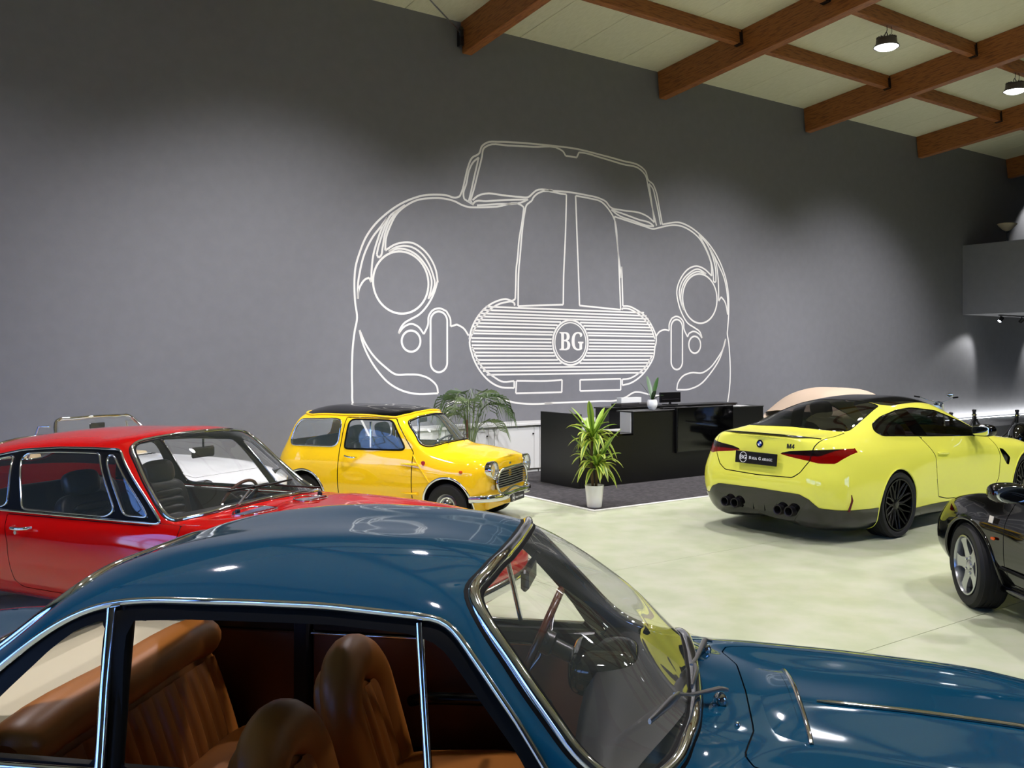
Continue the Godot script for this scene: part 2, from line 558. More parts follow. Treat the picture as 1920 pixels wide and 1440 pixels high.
func lamps() -> void:
	var housing := G.new()
	housing.lathe([Vector2(0.0, 0.17), Vector2(0.07, 0.17), Vector2(0.085, 0.15), Vector2(0.15, 0.145), Vector2(0.165, 0.13), Vector2(0.17, 0.06), Vector2(0.205, 0.015), Vector2(0.21, 0.0), Vector2(0.195, 0.0), Vector2(0.19, 0.01)])
	for q in 20:
		var an := TAU * q / 20
		housing.box(Vector3(0.09, 0.145, -0.004), Vector3(0.162, 0.168, 0.004), 0.0, Transform3D(Basis(Vector3.UP, an), Vector3.ZERO))
	var lens := G.new()
	lens.lathe([Vector2(0.0005, -0.055), Vector2(0.08, -0.048), Vector2(0.15, -0.025), Vector2(0.192, 0.01)])
	var hook := G.new()
	hook.tube(bez([Vector3(-0.05, 0.16, 0), Vector3(-0.035, 0.22, 0), Vector3(0, 0.25, 0), Vector3(0.035, 0.22, 0), Vector3(0.05, 0.16, 0)]), 0.008, 6)
	hook.tube(bez([Vector3(0, 0.25, 0), Vector3(0.02, 0.30, 0), Vector3(0.0, 0.34, 0.01), Vector3(0.01, 0.42, 0)]), 0.006, 6)
	var cable := G.new()
	cable.tube(bez([Vector3(0.03, 0.17, 0.02), Vector3(0.1, 0.24, 0.03), Vector3(0.11, 0.32, 0.03), Vector3(0.07, 0.42, 0.02)]), 0.005, 5)
	var hm := housing.mesh()
	var lm := lens.mesh()
	var km := hook.mesh()
	var cm := cable.mesh()
	for row in 2:
		for k in range(-3, 5):
			var u := 13.83 + 4.35 * k
			var w := -8.75 + 7.0 * row
			if u > 20.0: continue
			var seen := row == 0 and (k == 0 or k == 1)
			var label := "round high-bay lamp hanging from the roof out of view"
			if seen: label = "round high-bay lamp hanging above the desk, the nearer of two" if k == 0 else "round high-bay lamp near the right edge, the farther of two"
			var t := thing("high_bay_lamp", label, "lamp", R(u, roof_y(w) - 0.62, w), TURN, "high-bay lamps under the roof")
			put("housing", hm, mat("lamp housing", Color(0.33, 0.30, 0.31), 0.4, 0.6), t)
			put("lens", lm, M["lamp glow"], t, "glowing white lens")
			put("hook", km, M["dark steel"], t)
			put("cable", cm, M["black plastic"], t)
			var l := SpotLight3D.new()
			l.name = "light"
			t.add_child(l)
			l.position = Vector3(0, -0.07, 0)
			l.rotation.x = -PI / 2
			l.spot_angle = 68.0
			l.spot_angle_attenuation = 0.9
			l.spot_range = 60.0
			l.spot_attenuation = 2.0
			l.light_color = Color(1.0, 0.975, 1.0)
			l.light_energy = LAMP
			l.light_size = 0.17
			l.shadow_enabled = true

	# floodlights on the roof, beyond the top of the picture, washing the painted wall
	for k in 4:
		var u := 4.6 + 4.5 * k
		var t := thing("wall_floodlight", "floodlight under the roof aimed at the painted wall, out of view", "floodlight", R(u, 7.65, -4.6), TURN, "floodlights washing the wall")
		var tilt := Transform3D(Basis(Vector3.RIGHT, 0.74), Vector3.ZERO)
		var fb := G.new()
		fb.box(Vector3(-.17, -.11, -.05), Vector3(.17, .11, .06), 0.012, tilt)
		put("housing", fb, M["black plastic"], t)
		fb = G.new()
		fb.box(Vector3(-.15, -.09, -.056), Vector3(.15, .09, -.052), 0.0, tilt)
		put("lens", fb, M["lamp glow"], t)
		fb = G.new()
		fb.tube([Vector3(-.19, 0, 0), Vector3(-.19, .2, 0.02), Vector3(.19, .2, 0.02), Vector3(.19, 0, 0)], .012, 6)
		put("bracket", fb, M["dark steel"], t)
		var l := SpotLight3D.new()
		l.name = "light"
		t.add_child(l)
		l.position = tilt * Vector3(0, 0, -.10)
		l.rotation.x = -0.74
		l.spot_angle = 29.0
		l.spot_angle_attenuation = 1.0
		l.spot_range = 60.0
		l.spot_attenuation = 2.0
		l.light_color = Color(0.97, 0.97, 1.0)
		l.light_energy = FLOOD
		l.light_size = 0.12
		l.shadow_enabled = true

func stroke(g: G, pts: Array, width: float, z: float, thick: float) -> void:
	# a flat painted line of even width with rounded joins, in the wall plane
	var a := []
	var np := pts.size()
	for k in np:
		var p: Vector2 = pts[k]
		var t0: Vector2 = (p - pts[maxi(k - 1, 0)]).normalized()
		var t1: Vector2 = (pts[mini(k + 1, np - 1)] - p).normalized()
		if k == 0: t0 = t1
		if k == np - 1: t1 = t0
		var t := (t0 + t1).normalized()
		if t.length() < 0.1: t = t0
		var nn := Vector2(-t.y, t.x)
		var grow := 1.0 / maxf(0.45, absf(nn.dot(Vector2(-t0.y, t0.x))))
		a.append([p + nn * width * 0.5 * grow, p - nn * width * 0.5 * grow])
	for k in np - 1:
		var q := [a[k][0], a[k + 1][0], a[k + 1][1], a[k][1]]
		var f := []
		for e in q: f.append(Vector3(e.x, e.y, z + thick))
		var s := g.v.size()
		g.quad(f[0], f[1], f[2], f[3])
		for e in range(s, g.v.size()): g.n[e] = Vector3(0, 0, 1)
		for e in [[0, 1], [3, 2]]:
			var p0: Vector2 = q[e[0]]
			var p1: Vector2 = q[e[1]]
			g.quad(Vector3(p0.x, p0.y, z), Vector3(p1.x, p1.y, z), Vector3(p1.x, p1.y, z + thick), Vector3(p0.x, p0.y, z + thick))

func ring_pts(c: Vector2, rx: float, ry: float, segs := 64) -> Array:
	var o := []
	for k in segs + 1: o.append(c + Vector2(cos(TAU * k / segs) * rx, sin(TAU * k / segs) * ry))
	return o

func mural() -> void:
	var root := thing("wall_mural", "large white line drawing of an old roadster's front painted on the grey wall", "mural", Vector3.ZERO, TURN)
	var strokes := [
		[6.160,0.505,6.113,0.661,6.020,0.853,5.918,1.044,5.813,1.233,5.802,1.452,5.799,1.789,5.813,2.092,5.844,2.328,5.883,2.531,5.853,2.750,5.839,2.969,5.841,3.137,5.859,3.307,5.927,3.528,6.029,3.764,6.179,3.972,6.369,4.152,6.601,4.321,6.838,4.441,7.038,4.511,7.263,4.547,7.449,4.557,7.639,4.537,7.713,4.566,7.756,4.653,7.810,4.841,7.874,5.068,7.950,5.224,8.092,5.320,8.147,5.444,8.247,5.518,8.494,5.566,8.815,5.600,9.211,5.630,9.698,5.657,10.151,5.671,10.726,5.639,11.269,5.596,11.748,5.540,11.862,5.470,11.935,5.309,12.051,5.247,12.124,5.138,12.212,4.848,12.301,4.496,12.510,4.542,12.753,4.574,13.031,4.521,13.345,4.381,13.666,4.159,13.928,3.861,14.093,3.553,14.177,3.220,14.187,2.878,14.153,2.513,14.143,2.422,14.183,2.240,14.217,1.967,14.210,1.282,14.143,0.965],
		[7.366,0.702,7.460,0.932,7.485,1.075,7.498,1.210,7.853,1.206,8.049,1.241,8.225,1.282,8.393,1.278,8.608,1.207,8.838,1.153,9.097,1.126,9.629,1.120,9.452,1.127,9.948,1.127,10.726,1.129,11.131,1.132,11.353,1.184,11.577,1.272,11.719,1.269,11.949,1.222,12.153,1.195,12.540,1.203,12.540,1.121],
		[5.896,2.819,5.899,3.056,5.927,3.223,6.001,3.499,6.141,3.773,6.293,3.965,6.392,4.101,6.302,3.931,6.226,3.736,6.160,3.526,6.126,3.268,6.119,3.083,6.085,3.151,6.020,3.123,5.946,3.034,5.909,2.955,5.896,2.819],
		[6.703,4.324,6.562,4.222,6.446,4.133,6.369,3.988,6.293,3.793,6.236,3.617,6.213,3.513,6.245,3.467,6.283,3.500,6.312,3.622,6.350,3.832,6.427,4.028,6.562,4.222],
		[6.359,3.586,6.369,3.764,6.446,3.977,6.562,4.178,6.719,4.315,6.917,4.423,7.160,4.479,7.408,4.499,7.618,4.475,7.767,4.426,7.896,4.407,8.049,4.417,8.449,4.468,8.944,4.546,9.007,4.509,8.967,4.247,8.908,3.956,8.866,3.573,8.850,3.481,8.838,3.195,8.827,2.929,8.780,2.900,8.631,2.918,8.449,2.877,8.247,2.777,8.049,2.586,7.929,2.363,7.900,2.225],
		[9.120,4.602,9.068,4.558,9.026,4.424,8.979,4.153,8.927,3.672,8.904,3.484,8.885,2.807,9.211,2.827,9.867,2.865,9.885,3.541,9.897,3.735,9.923,4.231,9.940,4.829,9.307,4.783,9.211,4.701,9.173,4.640,9.120,4.602],
		[6.359,3.586,6.523,3.689,6.679,3.735,6.838,3.738,6.998,3.670,7.160,3.521,7.263,3.331,7.300,3.136,7.294,3.158,7.242,2.994,7.119,2.776,6.958,2.612,6.798,2.528,6.699,2.473,6.621,2.376,6.591,2.302,6.679,2.403,6.818,2.458,6.938,2.417,7.042,2.300,7.119,2.456,7.130,2.581,7.201,2.681,7.325,2.720,7.460,2.679,7.533,2.555,7.540,2.432,7.660,2.467,7.788,2.406,7.885,2.289],
		[6.417,3.574,6.562,3.657,6.699,3.684,6.838,3.668,6.998,3.582,7.140,3.413,7.222,3.222,7.242,3.155,7.191,2.957,7.124,2.865,7.160,2.973,7.185,3.152,7.150,3.272,7.038,3.443,6.877,3.574,6.719,3.628,6.562,3.626,6.417,3.574],
		[7.961,4.458,7.922,4.524,7.983,4.695,8.070,5.000,8.147,5.268,8.181,5.411,8.269,5.475,8.677,5.528,9.211,5.578,9.810,5.609,9.867,5.583,9.923,5.515,10.177,5.518,10.228,5.615,10.306,5.621,10.726,5.589,11.269,5.534,11.733,5.486,11.848,5.405,11.935,5.160,12.036,4.789,12.148,4.458],
		[7.885,4.492,7.929,4.653,8.005,4.955,8.084,5.251,7.972,5.154,7.896,5.016,7.842,4.790,7.784,4.601,7.799,4.530,7.983,4.453],
		[12.257,4.488,12.198,4.718,12.109,5.009,12.051,5.162,11.949,5.247,12.007,4.956,12.089,4.517],
		[7.961,4.528,8.070,4.612,8.225,4.665,8.562,4.673,8.908,4.680,9.120,4.706,9.192,4.767,9.264,4.823,9.629,4.869,9.452,4.849,9.948,4.876,10.409,4.864,10.726,4.836,10.873,4.790,10.968,4.707,11.269,4.674,11.776,4.654,11.949,4.600,12.089,4.517],
		[7.961,4.454,8.005,4.504,8.225,4.539,8.677,4.603,9.097,4.655,8.955,4.589,8.449,4.511,8.049,4.450],
		[10.995,4.658,11.269,4.612,11.690,4.535,12.007,4.484,12.080,4.441,11.949,4.437,11.549,4.501,11.159,4.577,10.995,4.658],
		[11.283,2.886,11.255,3.620,11.242,3.408,11.159,3.920,11.036,4.549,10.968,4.625,10.887,4.699,10.779,4.770,10.462,4.815,10.151,4.828,10.177,4.252,10.228,3.177,10.241,2.862,11.228,2.816,11.186,3.616,11.173,3.818,11.118,4.227,11.071,4.538,11.353,4.495,11.834,4.421,12.051,4.390,12.271,4.440,12.540,4.502,12.784,4.511,13.031,4.455,13.313,4.312,13.537,4.061,13.666,3.801,13.682,3.573,13.473,3.700,13.250,3.747,13.031,3.686,12.845,3.533,12.692,3.225,12.738,2.988,12.845,2.773,13.000,2.602,13.187,2.518,13.345,2.432,13.402,2.317,13.313,2.398,13.156,2.444,13.031,2.405,12.993,2.334,12.891,2.490,12.876,2.621,12.784,2.706,12.677,2.729,12.556,2.690,12.486,2.569,12.486,2.450,12.361,2.463,12.212,2.414,12.139,2.338],
		[13.521,3.607,13.282,3.689,13.031,3.591,12.845,3.429,12.759,3.206,12.814,2.991,12.891,2.862,12.802,3.077,12.860,3.342,13.046,3.548,13.250,3.636,13.521,3.607],
		[13.313,4.378,13.537,4.217,13.699,3.982,13.796,3.696,13.803,3.459,13.738,3.452,13.699,3.758,13.569,4.041,13.313,4.378],
		[13.634,4.135,13.796,3.876,13.862,3.591,13.888,3.073,13.961,3.161,14.060,3.079,14.153,2.805,14.150,3.151,14.043,3.555,13.862,3.835,13.634,4.135],
		[5.923,2.346,5.973,2.161,6.066,1.957,6.217,1.735,6.427,1.526,6.679,1.399,6.877,1.354,7.304,1.350,7.283,1.458,7.160,1.576,6.958,1.649,6.758,1.660,6.543,1.663,6.350,1.785,6.141,1.974,6.010,2.161,5.923,2.346],
		[14.093,2.307,14.043,2.148,13.862,1.921,13.634,1.719,13.409,1.621,13.093,1.624,12.845,1.550,12.722,1.421,12.692,1.295,13.031,1.299,13.345,1.388,13.666,1.629,13.928,1.921,14.093,2.307],
		[8.804,2.814,8.820,2.843,8.780,2.870,8.631,2.865,8.449,2.812,8.292,2.719,8.114,2.551,7.961,2.327,7.911,2.225,7.961,1.959,8.070,1.757,8.269,1.551,8.494,1.435,8.804,1.406,8.804,1.524,8.539,1.524,8.381,1.605,8.203,1.719,8.049,1.904,7.950,2.106],
		[11.283,2.886,11.408,2.890,11.634,2.824,11.862,2.704,12.036,2.517,12.139,2.306,12.133,2.199,12.109,2.135,12.080,1.964,11.920,1.731,11.690,1.543,11.464,1.442,11.269,1.410,11.269,1.518,11.436,1.530,11.662,1.617,11.862,1.752,12.036,1.964],
		[11.269,2.813,11.269,2.844,11.408,2.842,11.605,2.785,11.834,2.650,12.007,2.474,12.104,2.284],
		[8.850,1.527,9.678,1.521,9.842,1.532,9.835,1.311,8.838,1.315,8.850,1.527],
		[10.254,1.526,11.233,1.528,11.228,1.322,10.254,1.326,10.254,1.526],
	]
	var names := ["body_outline", "sill_line", "wing_highlight", "wing_highlight", "wing_line", "bonnet_panel", "headlamp_hood", "headlamp_hood", "windscreen", "door_glass", "door_glass", "scuttle_line", "wiper", "wiper", "bonnet_panel", "headlamp_hood", "wing_highlight", "wing_highlight", "chin_scoop", "chin_scoop", "grille_surround", "grille_surround", "grille_surround", "bumper_bar", "bumper_bar"]
	var paint: Material = M["mural paint"]
	var z := WALL - 0.001
	for k in strokes.size():
		var g := G.new()
		var pts := V2(strokes[k])
		# smooth where the line bends gently, keep sharp corners
		var runs := [[pts[0]]]
		for q in range(1, pts.size()):
			runs[-1].append(pts[q])
			if q < pts.size() - 1:
				var d0: Vector2 = (pts[q] - pts[q - 1]).normalized()
				var d1: Vector2 = (pts[q + 1] - pts[q]).normalized()
				if d0.dot(d1) < 0.75: runs.append([pts[q]])
		for run in runs: stroke(g, bez(run, 5), 0.031, z, 0.004)
		put(names[mini(k, names.size() - 1)], g, paint, root)
	for c in [[Vector2(6.638, 3.103), 0.488, "headlamp"], [Vector2(13.345, 3.103), 0.492, "headlamp"], [Vector2(6.813, 2.186), 0.167, "fog_lamp"], [Vector2(13.193, 2.18), 0.167, "fog_lamp"], [Vector2(10.036, 2.194), 0.40, "badge_ring"], [Vector2(10.036, 2.194), 0.355, "badge_ring"]]:
		var g := G.new()
		stroke(g, ring_pts(c[0], c[1], c[1]), 0.034 if c[2] != "badge_ring" or c[1] > 0.38 else 0.022, z, 0.004)
		put(c[2], g, paint, root)
	for c in [7.32, 12.694]:
		var g := G.new()
		var o := []
		for k in 17: o.append(Vector2(c + cos(PI * k / 16) * 0.155, 2.515 + sin(PI * k / 16) * 0.155))
		for k in 17: o.append(Vector2(c - cos(PI * k / 16) * 0.155, 1.845 - sin(PI * k / 16) * 0.155))
		o.append(o[0])
		stroke(g, o, 0.033, z, 0.004)
		put("overrider", g, paint, root)
	# grille bars, cut to the oval and round the badge
	for y in [2.777, 2.72, 2.662, 2.61, 2.556, 2.499, 2.441, 2.374, 2.326, 2.249, 2.191, 2.13, 2.076, 2.009, 1.955, 1.884, 1.826, 1.759, 1.701, 1.638]:
		var dy: float = absf(y - 2.215) / 0.72
		var half := 1.33 + 0.75 * sqrt(maxf(0.0, 1.0 - dy * dy))
		var cut := 0.0
		if absf(y - 2.194) < 0.42: cut = sqrt(0.42 * 0.42 - (y - 2.194) * (y - 2.194)) * 1.02
		var g := G.new()
		if cut < 0.06: stroke(g, [Vector2(10.02 - half, y), Vector2(10.02 + half, y)], 0.03, z, 0.004)
		else:
			stroke(g, [Vector2(10.02 - half, y), Vector2(10.036 - cut, y)], 0.03, z, 0.004)
			put("grille_bar", g, paint, root)
			g = G.new()
			stroke(g, [Vector2(10.036 + cut, y), Vector2(10.02 + half, y)], 0.03, z, 0.004)
		put("grille_bar", g, paint, root)
	for q in [["B", 9.905], ["G", 10.185]]:
		var t := put("letter", text_mesh(q[0], "Droid Serif", 0.33, 0.006, 700), paint, root)
		t.position = Vector3(q[1], 2.213, WALL + 0.002)
		t.scale.x = 0.86

# ---------------------------------------------------------------- car bodies
# A body is a smooth skin through hand-set stations (rear to front), each a half section from the
# bottom centre line round the side to the top centre line; x forward, y up, z to the right.

func shell(net: Array, pr: int, pc: int, relax := 2) -> G:
	var rows := []
	for st in net: rows.append(bez(st, pc))
	var nc: int = rows[0].size()
	var out := []
	var cols := []
	for c in nc:
		var line := []
		for r in rows: line.append(r[c])
		cols.append(bez(line, pr))
	var nr: int = cols[0].size()
	var P := []
	for r in nr:
		var a := PackedVector3Array()
		a.resize(nc)
		for c in nc: a[c] = cols[c][r]
		a[0].z = 0.0
		a[nc - 1].z = 0.0
		P.append(a)
	for it in relax:
		var Q := []
		for r in nr:
			var a: PackedVector3Array = P[r].duplicate()
			if r > 0 and r < nr - 1:
				for c in nc:
					var l: Vector3 = P[r][c - 1] if c > 0 else P[r][1] * Vector3(1, 1, -1)
					var h: Vector3 = P[r][c + 1] if c < nc - 1 else P[r][nc - 2] * Vector3(1, 1, -1)
					a[c] = P[r][c] * 0.4 + (l + h + P[r - 1][c] + P[r + 1][c]) * 0.15
			Q.append(a)
		P = Q
	for r in nr:
		var full := []
		for c in nc: full.append(P[r][c])
		for c in range(nc - 2, -1, -1):
			var q: Vector3 = P[r][c]
			full.append(Vector3(q.x, q.y, -q.z))
		out.append(full)
	var g := G.new()
	g.grid(out)
	var mid := g.v.size() / 2
	var s := 0.0
	for k in range(0, g.v.size(), 37): s += g.n[k].dot(g.v[k] - Vector3(g.v[k].x * 0.9, 0.6, 0))
	if s < 0:
		for k in g.n.size(): g.n[k] = -g.n[k]
	return g

func capped(net: Array, back: float, front: float) -> Array:
	# close both ends by drawing the last sections in to the centre line
	var o := net.duplicate()
	for e in 2:
		var st: Array = net[0] if e == 0 else net[-1]
		var a := []
		var b := []
		for p in st:
			a.append(Vector3(p.x + (back if e == 0 else front) * 0.75, p.y, p.z * 0.6))
			b.append(Vector3(p.x + (back if e == 0 else front), p.y, 0))
		if e == 0: o = [b, a] + o
		else: o = o + [a, b]
	return o

func poly_sd(P: PackedVector2Array, lo: Vector2, hi: Vector2, p: Vector2) -> float:
	var far := maxf(maxf(lo.x - p.x, p.x - hi.x), maxf(lo.y - p.y, p.y - hi.y))
	if far > 0.12: return far
	var d := 1e9
	var inside := false
	var j := P.size() - 1
	for i in P.size():
		var a := P[j]
		var e := P[i] - a
		var w := p - a
		var l2 := e.length_squared()
		var b := w - e * clampf(w.dot(e) / maxf(l2, 1e-12), 0.0, 1.0)
		d = minf(d, b.length_squared())
		if (P[i].y > p.y) != (a.y > p.y) and p.x < (a.x - P[i].x) * (p.y - P[i].y) / (a.y - P[i].y) + P[i].x: inside = not inside
		j = i
	return -sqrt(d) if inside else sqrt(d)

func region(pts: Array, plane: String, test = null, round_by := 0) -> Callable:
	# signed distance to an outline drawn in the side (xy), end (|z|y) or top (x|z|) view
	var P := PackedVector2Array(bez(pts, round_by, true) if round_by else pts)
	var lo := P[0]
	var hi := P[0]
	for q in P:
		lo = lo.min(q)
		hi = hi.max(q)
	return func(p: Vector3, n: Vector3) -> float:
		if test != null and not test.call(p, n): return 0.5
		var q := Vector2(p.x, p.y)
		if plane == "end": q = Vector2(absf(p.z), p.y)
		elif plane == "top": q = Vector2(p.x, absf(p.z))
		return poly_sd(P, lo, hi, q)

func split(g: G, f: Callable) -> Array:
	# cut a mesh along f = 0; returns [inside, outside, cut paths]
	var nv := g.v.size()
	var d := PackedFloat32Array()
	d.resize(nv)
	for k in nv:
		var q: float = f.call(g.v[k], g.n[k])
		d[k] = q if absf(q) > 1e-6 else 1e-6
	var o := [G.new(), G.new()]
	var map := [PackedInt32Array(), PackedInt32Array()]
	for s in 2:
		map[s].resize(nv)
		map[s].fill(-1)
	var cut := {}
	var cv := PackedVector3Array()
	var cn := PackedVector3Array()
	var segs := []
	var cmap := [{}, {}]
	for t in range(0, g.i.size(), 3):
		var id := [g.i[t], g.i[t + 1], g.i[t + 2]]
		var ins := int(d[id[0]] < 0) + int(d[id[1]] < 0) + int(d[id[2]] < 0)
		if ins == 0 or ins == 3:
			var s := 0 if ins == 3 else 1
			var h: G = o[s]
			for k in 3:
				if map[s][id[k]] < 0:
					map[s][id[k]] = h.v.size()
					h.v.append(g.v[id[k]])
					h.n.append(g.n[id[k]])
				h.i.append(map[s][id[k]])
			continue
		if maxf(absf(d[id[0]]), maxf(absf(d[id[1]]), absf(d[id[2]]))) > 0.3:
			pass
		var poly := [[], []]
		var seg := []
		for k in 3:
			var a: int = id[k]
			var b: int = id[(k + 1) % 3]
			poly[0 if d[a] < 0 else 1].append([a, -1])
			if (d[a] < 0) != (d[b] < 0):
				var key := mini(a, b) * nv + maxi(a, b)
				if not cut.has(key):
					var lo := mini(a, b)
					var hi := maxi(a, b)
					var w := d[lo] / (d[lo] - d[hi])
					if absf(d[lo]) > 0.25 or absf(d[hi]) > 0.25: w = 0.5
					cut[key] = cv.size()
					cv.append(g.v[lo].lerp(g.v[hi], w))
					cn.append(g.n[lo].lerp(g.n[hi], w).normalized())
				var c: int = cut[key]
				seg.append(c)
				poly[0].append([-1, c])
				poly[1].append([-1, c])
		if seg.size() == 2: segs.append(seg)
		for s in 2:
			var h: G = o[s]
			var ix := []
			for e in poly[s]:
				if e[0] >= 0:
					if map[s][e[0]] < 0:
						map[s][e[0]] = h.v.size()
						h.v.append(g.v[e[0]])
						h.n.append(g.n[e[0]])
					ix.append(map[s][e[0]])
				else:
					if not cmap[s].has(e[1]):
						cmap[s][e[1]] = h.v.size()
						h.v.append(cv[e[1]])
						h.n.append(cn[e[1]])
					ix.append(cmap[s][e[1]])
			for k in range(1, ix.size() - 1): h.i.append_array([ix[0], ix[k], ix[k + 1]])
	# chain the cut into paths
	var nb := {}
	for s in segs:
		if s[0] == s[1]: continue
		for k in 2:
			if not nb.has(s[k]): nb[s[k]] = []
			nb[s[k]].append(s[1 - k])
	var paths := []
	var seen := {}
	var starts := []
	for k in nb:
		if nb[k].size() == 1: starts.push_front(k)
		else: starts.append(k)
	for k in starts:
		if seen.has(k): continue
		var run := [k]
		seen[k] = true
		var cur = k
		var go := true
		while go:
			go = false
			for q in nb[cur]:
				if not seen.has(q):
					seen[q] = true
					run.append(q)
					cur = q
					go = true
					break
		if run.size() > 3:
			if cur in nb[k] and run.size() > 4 and nb[k].size() == 2: run.append(k)
			var pp := []
			var pn := []
			for q in run:
				pp.append(cv[q])
				pn.append(cn[q])
			paths.append([pp, pn])
	return [o[0], o[1], paths]

func even(path: Array, step: float, soft := 2) -> Array:
	# resample a cut path evenly and iron out the facets
	var p: Array = path[0]
	var nn: Array = path[1]
	var closed: bool = p[0].distance_to(p[-1]) < 0.002
	var op := [p[0]]
	var on := [nn[0]]
	var acc := 0.0
	for k in range(1, p.size()):
		var a: Vector3 = p[k - 1]
		var b: Vector3 = p[k]
		var l := a.distance_to(b)
		var s := step - acc
		while s <= l and l > 0:
			op.append(a.lerp(b, s / l))
			on.append(nn[k - 1].lerp(nn[k], s / l).normalized())
			s += step
		acc = fmod(acc + l, step) if l > 0 else acc
	if not closed:
		op.append(p[-1])
		on.append(nn[-1])
	var np := op.size()
	for it in soft:
		var q := op.duplicate()
		for k in np:
			if not closed and (k == 0 or k == np - 1): continue
			op[k] = q[k] * 0.5 + (q[(k - 1 + np) % np] + q[(k + 1) % np]) * 0.25
	if closed:
		op.append(op[0])
		on.append(on[0])
	return [op, on]

func moulding(g: G, path: Array, width: float, height: float, lift := 0.0, step := 0.025) -> void:
	# a half-round strip laid on the skin along a path
	var e := even(path, step)
	var p: Array = e[0]
	var nn: Array = e[1]
	var np := p.size()
	if np < 3: return
	var rows := []
	var closed: bool = p[0].distance_to(p[-1]) < 0.002
	for k in np:
		var t: Vector3 = (p[(k + 1) % np if not closed else (k + 1) % (np - 1)] - p[k - 1 if k > 0 else (np - 2 if closed else 0)])
		if not closed: t = p[mini(k + 1, np - 1)] - p[maxi(k - 1, 0)]
		t = t.normalized()
		var b: Vector3 = t.cross(nn[k]).normalized()
		var up := b.cross(t).normalized()
		var ring := []
		for q in 9:
			var an := PI * q / 8.0
			ring.append(p[k] + b * cos(an) * width * 0.5 + up * (sin(an) * height + lift - 0.002))
		rows.append(ring)
	var s := g.v.size()
	g.grid(rows)
	for k in np:
		for q in 9:
			var c: int = s + k * 9 + q
			if g.n[c].dot(g.v[c] - p[k] + nn[k] * 0.003) < 0: g.n[c] = -g.n[c]

func mouldings(paths: Array, width: float, height: float, lift := 0.0, least := 0.15) -> G:
	var g := G.new()
	for p in paths:
		var l := 0.0
		for k in range(1, p[0].size()): l += p[0][k].distance_to(p[0][k - 1])
		if l > least: moulding(g, p, width, height, lift)
	return g

func halves(g: G) -> Array:
	# right and left halves of a mesh, by the side each face lies on
	var o := [G.new(), G.new()]
	var map := [{}, {}]
	for t in range(0, g.i.size(), 3):
		var s := 0 if g.v[g.i[t]].z + g.v[g.i[t + 1]].z + g.v[g.i[t + 2]].z >= 0 else 1
		for k in 3:
			var a := g.i[t + k]
			if not map[s].has(a):
				map[s][a] = o[s].v.size()
				o[s].v.append(g.v[a])
				o[s].n.append(g.n[a])
			o[s].i.append(map[s][a])
	return o

func put2(called: String, g: G, m: Material, parent: Node, label := "") -> Array:
	var o := []
	for h in halves(g):
		if h.i.size(): o.append(put(called, h, m, parent, label))
	return o

func seam(g: G, f: Callable, half := 0.0025) -> Array:
	# an open joint along f = 0: returns [skin inside, skin outside, floor of the joint]
	var a := split(g, func(p, n): return f.call(p, n) + half)
	var b := split(a[1], func(p, n): return f.call(p, n) - half)
	return [a[0], b[1], b[0].shifted(-0.007)]

func wheel_arch(cx: float, cy: float, r: float, zmin: float) -> Callable:
	return func(p: Vector3, _n: Vector3) -> float:
		if absf(p.z) < zmin: return 0.5
		return Vector2(p.x - cx, p.y - cy).length() - r

func wheel_well(cx: float, cy: float, r: float, z0: float, z1: float) -> G:
	var g := G.new()
	for s in [-1.0, 1.0]:
		var rows := []
		for k in 2:
			var ring := []
			for q in 25:
				var an := -0.35 + (PI + 0.7) * q / 24.0
				ring.append(Vector3(cx + cos(an) * r, cy + sin(an) * r, s * (z0 if k == 0 else z1)))
			rows.append(ring)
		g.grid(rows)
		var fan := []
		for q in 25:
			var an := -0.35 + (PI + 0.7) * q / 24.0
			fan.append(Vector3(cx + cos(an) * r, cy + sin(an) * r, s * z0))
		for q in 24: g.tri(Vector3(cx, cy, s * z0), fan[q], fan[q + 1])
	return g

func side_tf(x: float, y: float, z: float) -> Transform3D:
	# local y axis pointing outward (the side z lies on)
	var s := 1.0 if z >= 0 else -1.0
	return Transform3D(Basis(Vector3(1, 0, 0), Vector3(0, 0, s), Vector3(0, -s, 0)), Vector3(x, y, z))

func tyre_mesh(r: float, rim: float, w: float) -> G:
	var g := G.new()
	var h := w * 0.5
	g.lathe([Vector2(rim, -h * 0.78), Vector2(rim + 0.012, -h * 0.92), Vector2(lerpf(rim, r, 0.5), -h), Vector2(lerpf(rim, r, 0.8), -h * 0.97), Vector2(r - 0.012, -h * 0.86), Vector2(r - 0.003, -h * 0.72), Vector2(r, -h * 0.6), Vector2(r, h * 0.6), Vector2(r - 0.003, h * 0.72), Vector2(r - 0.012, h * 0.86), Vector2(lerpf(rim, r, 0.8), h * 0.97), Vector2(lerpf(rim, r, 0.5), h), Vector2(rim + 0.012, h * 0.92), Vector2(rim, h * 0.78)], Transform3D.IDENTITY, 56)
	for k in 4:      # tread ribs standing between the grooves
		var y := lerpf(-h * 0.62, h * 0.62, k / 3.0)
		g.lathe([Vector2(r - 0.004, y - h * 0.13), Vector2(r + 0.004, y - h * 0.11), Vector2(r + 0.004, y + h * 0.11), Vector2(r - 0.004, y + h * 0.13)], Transform3D.IDENTITY, 56)
	return g

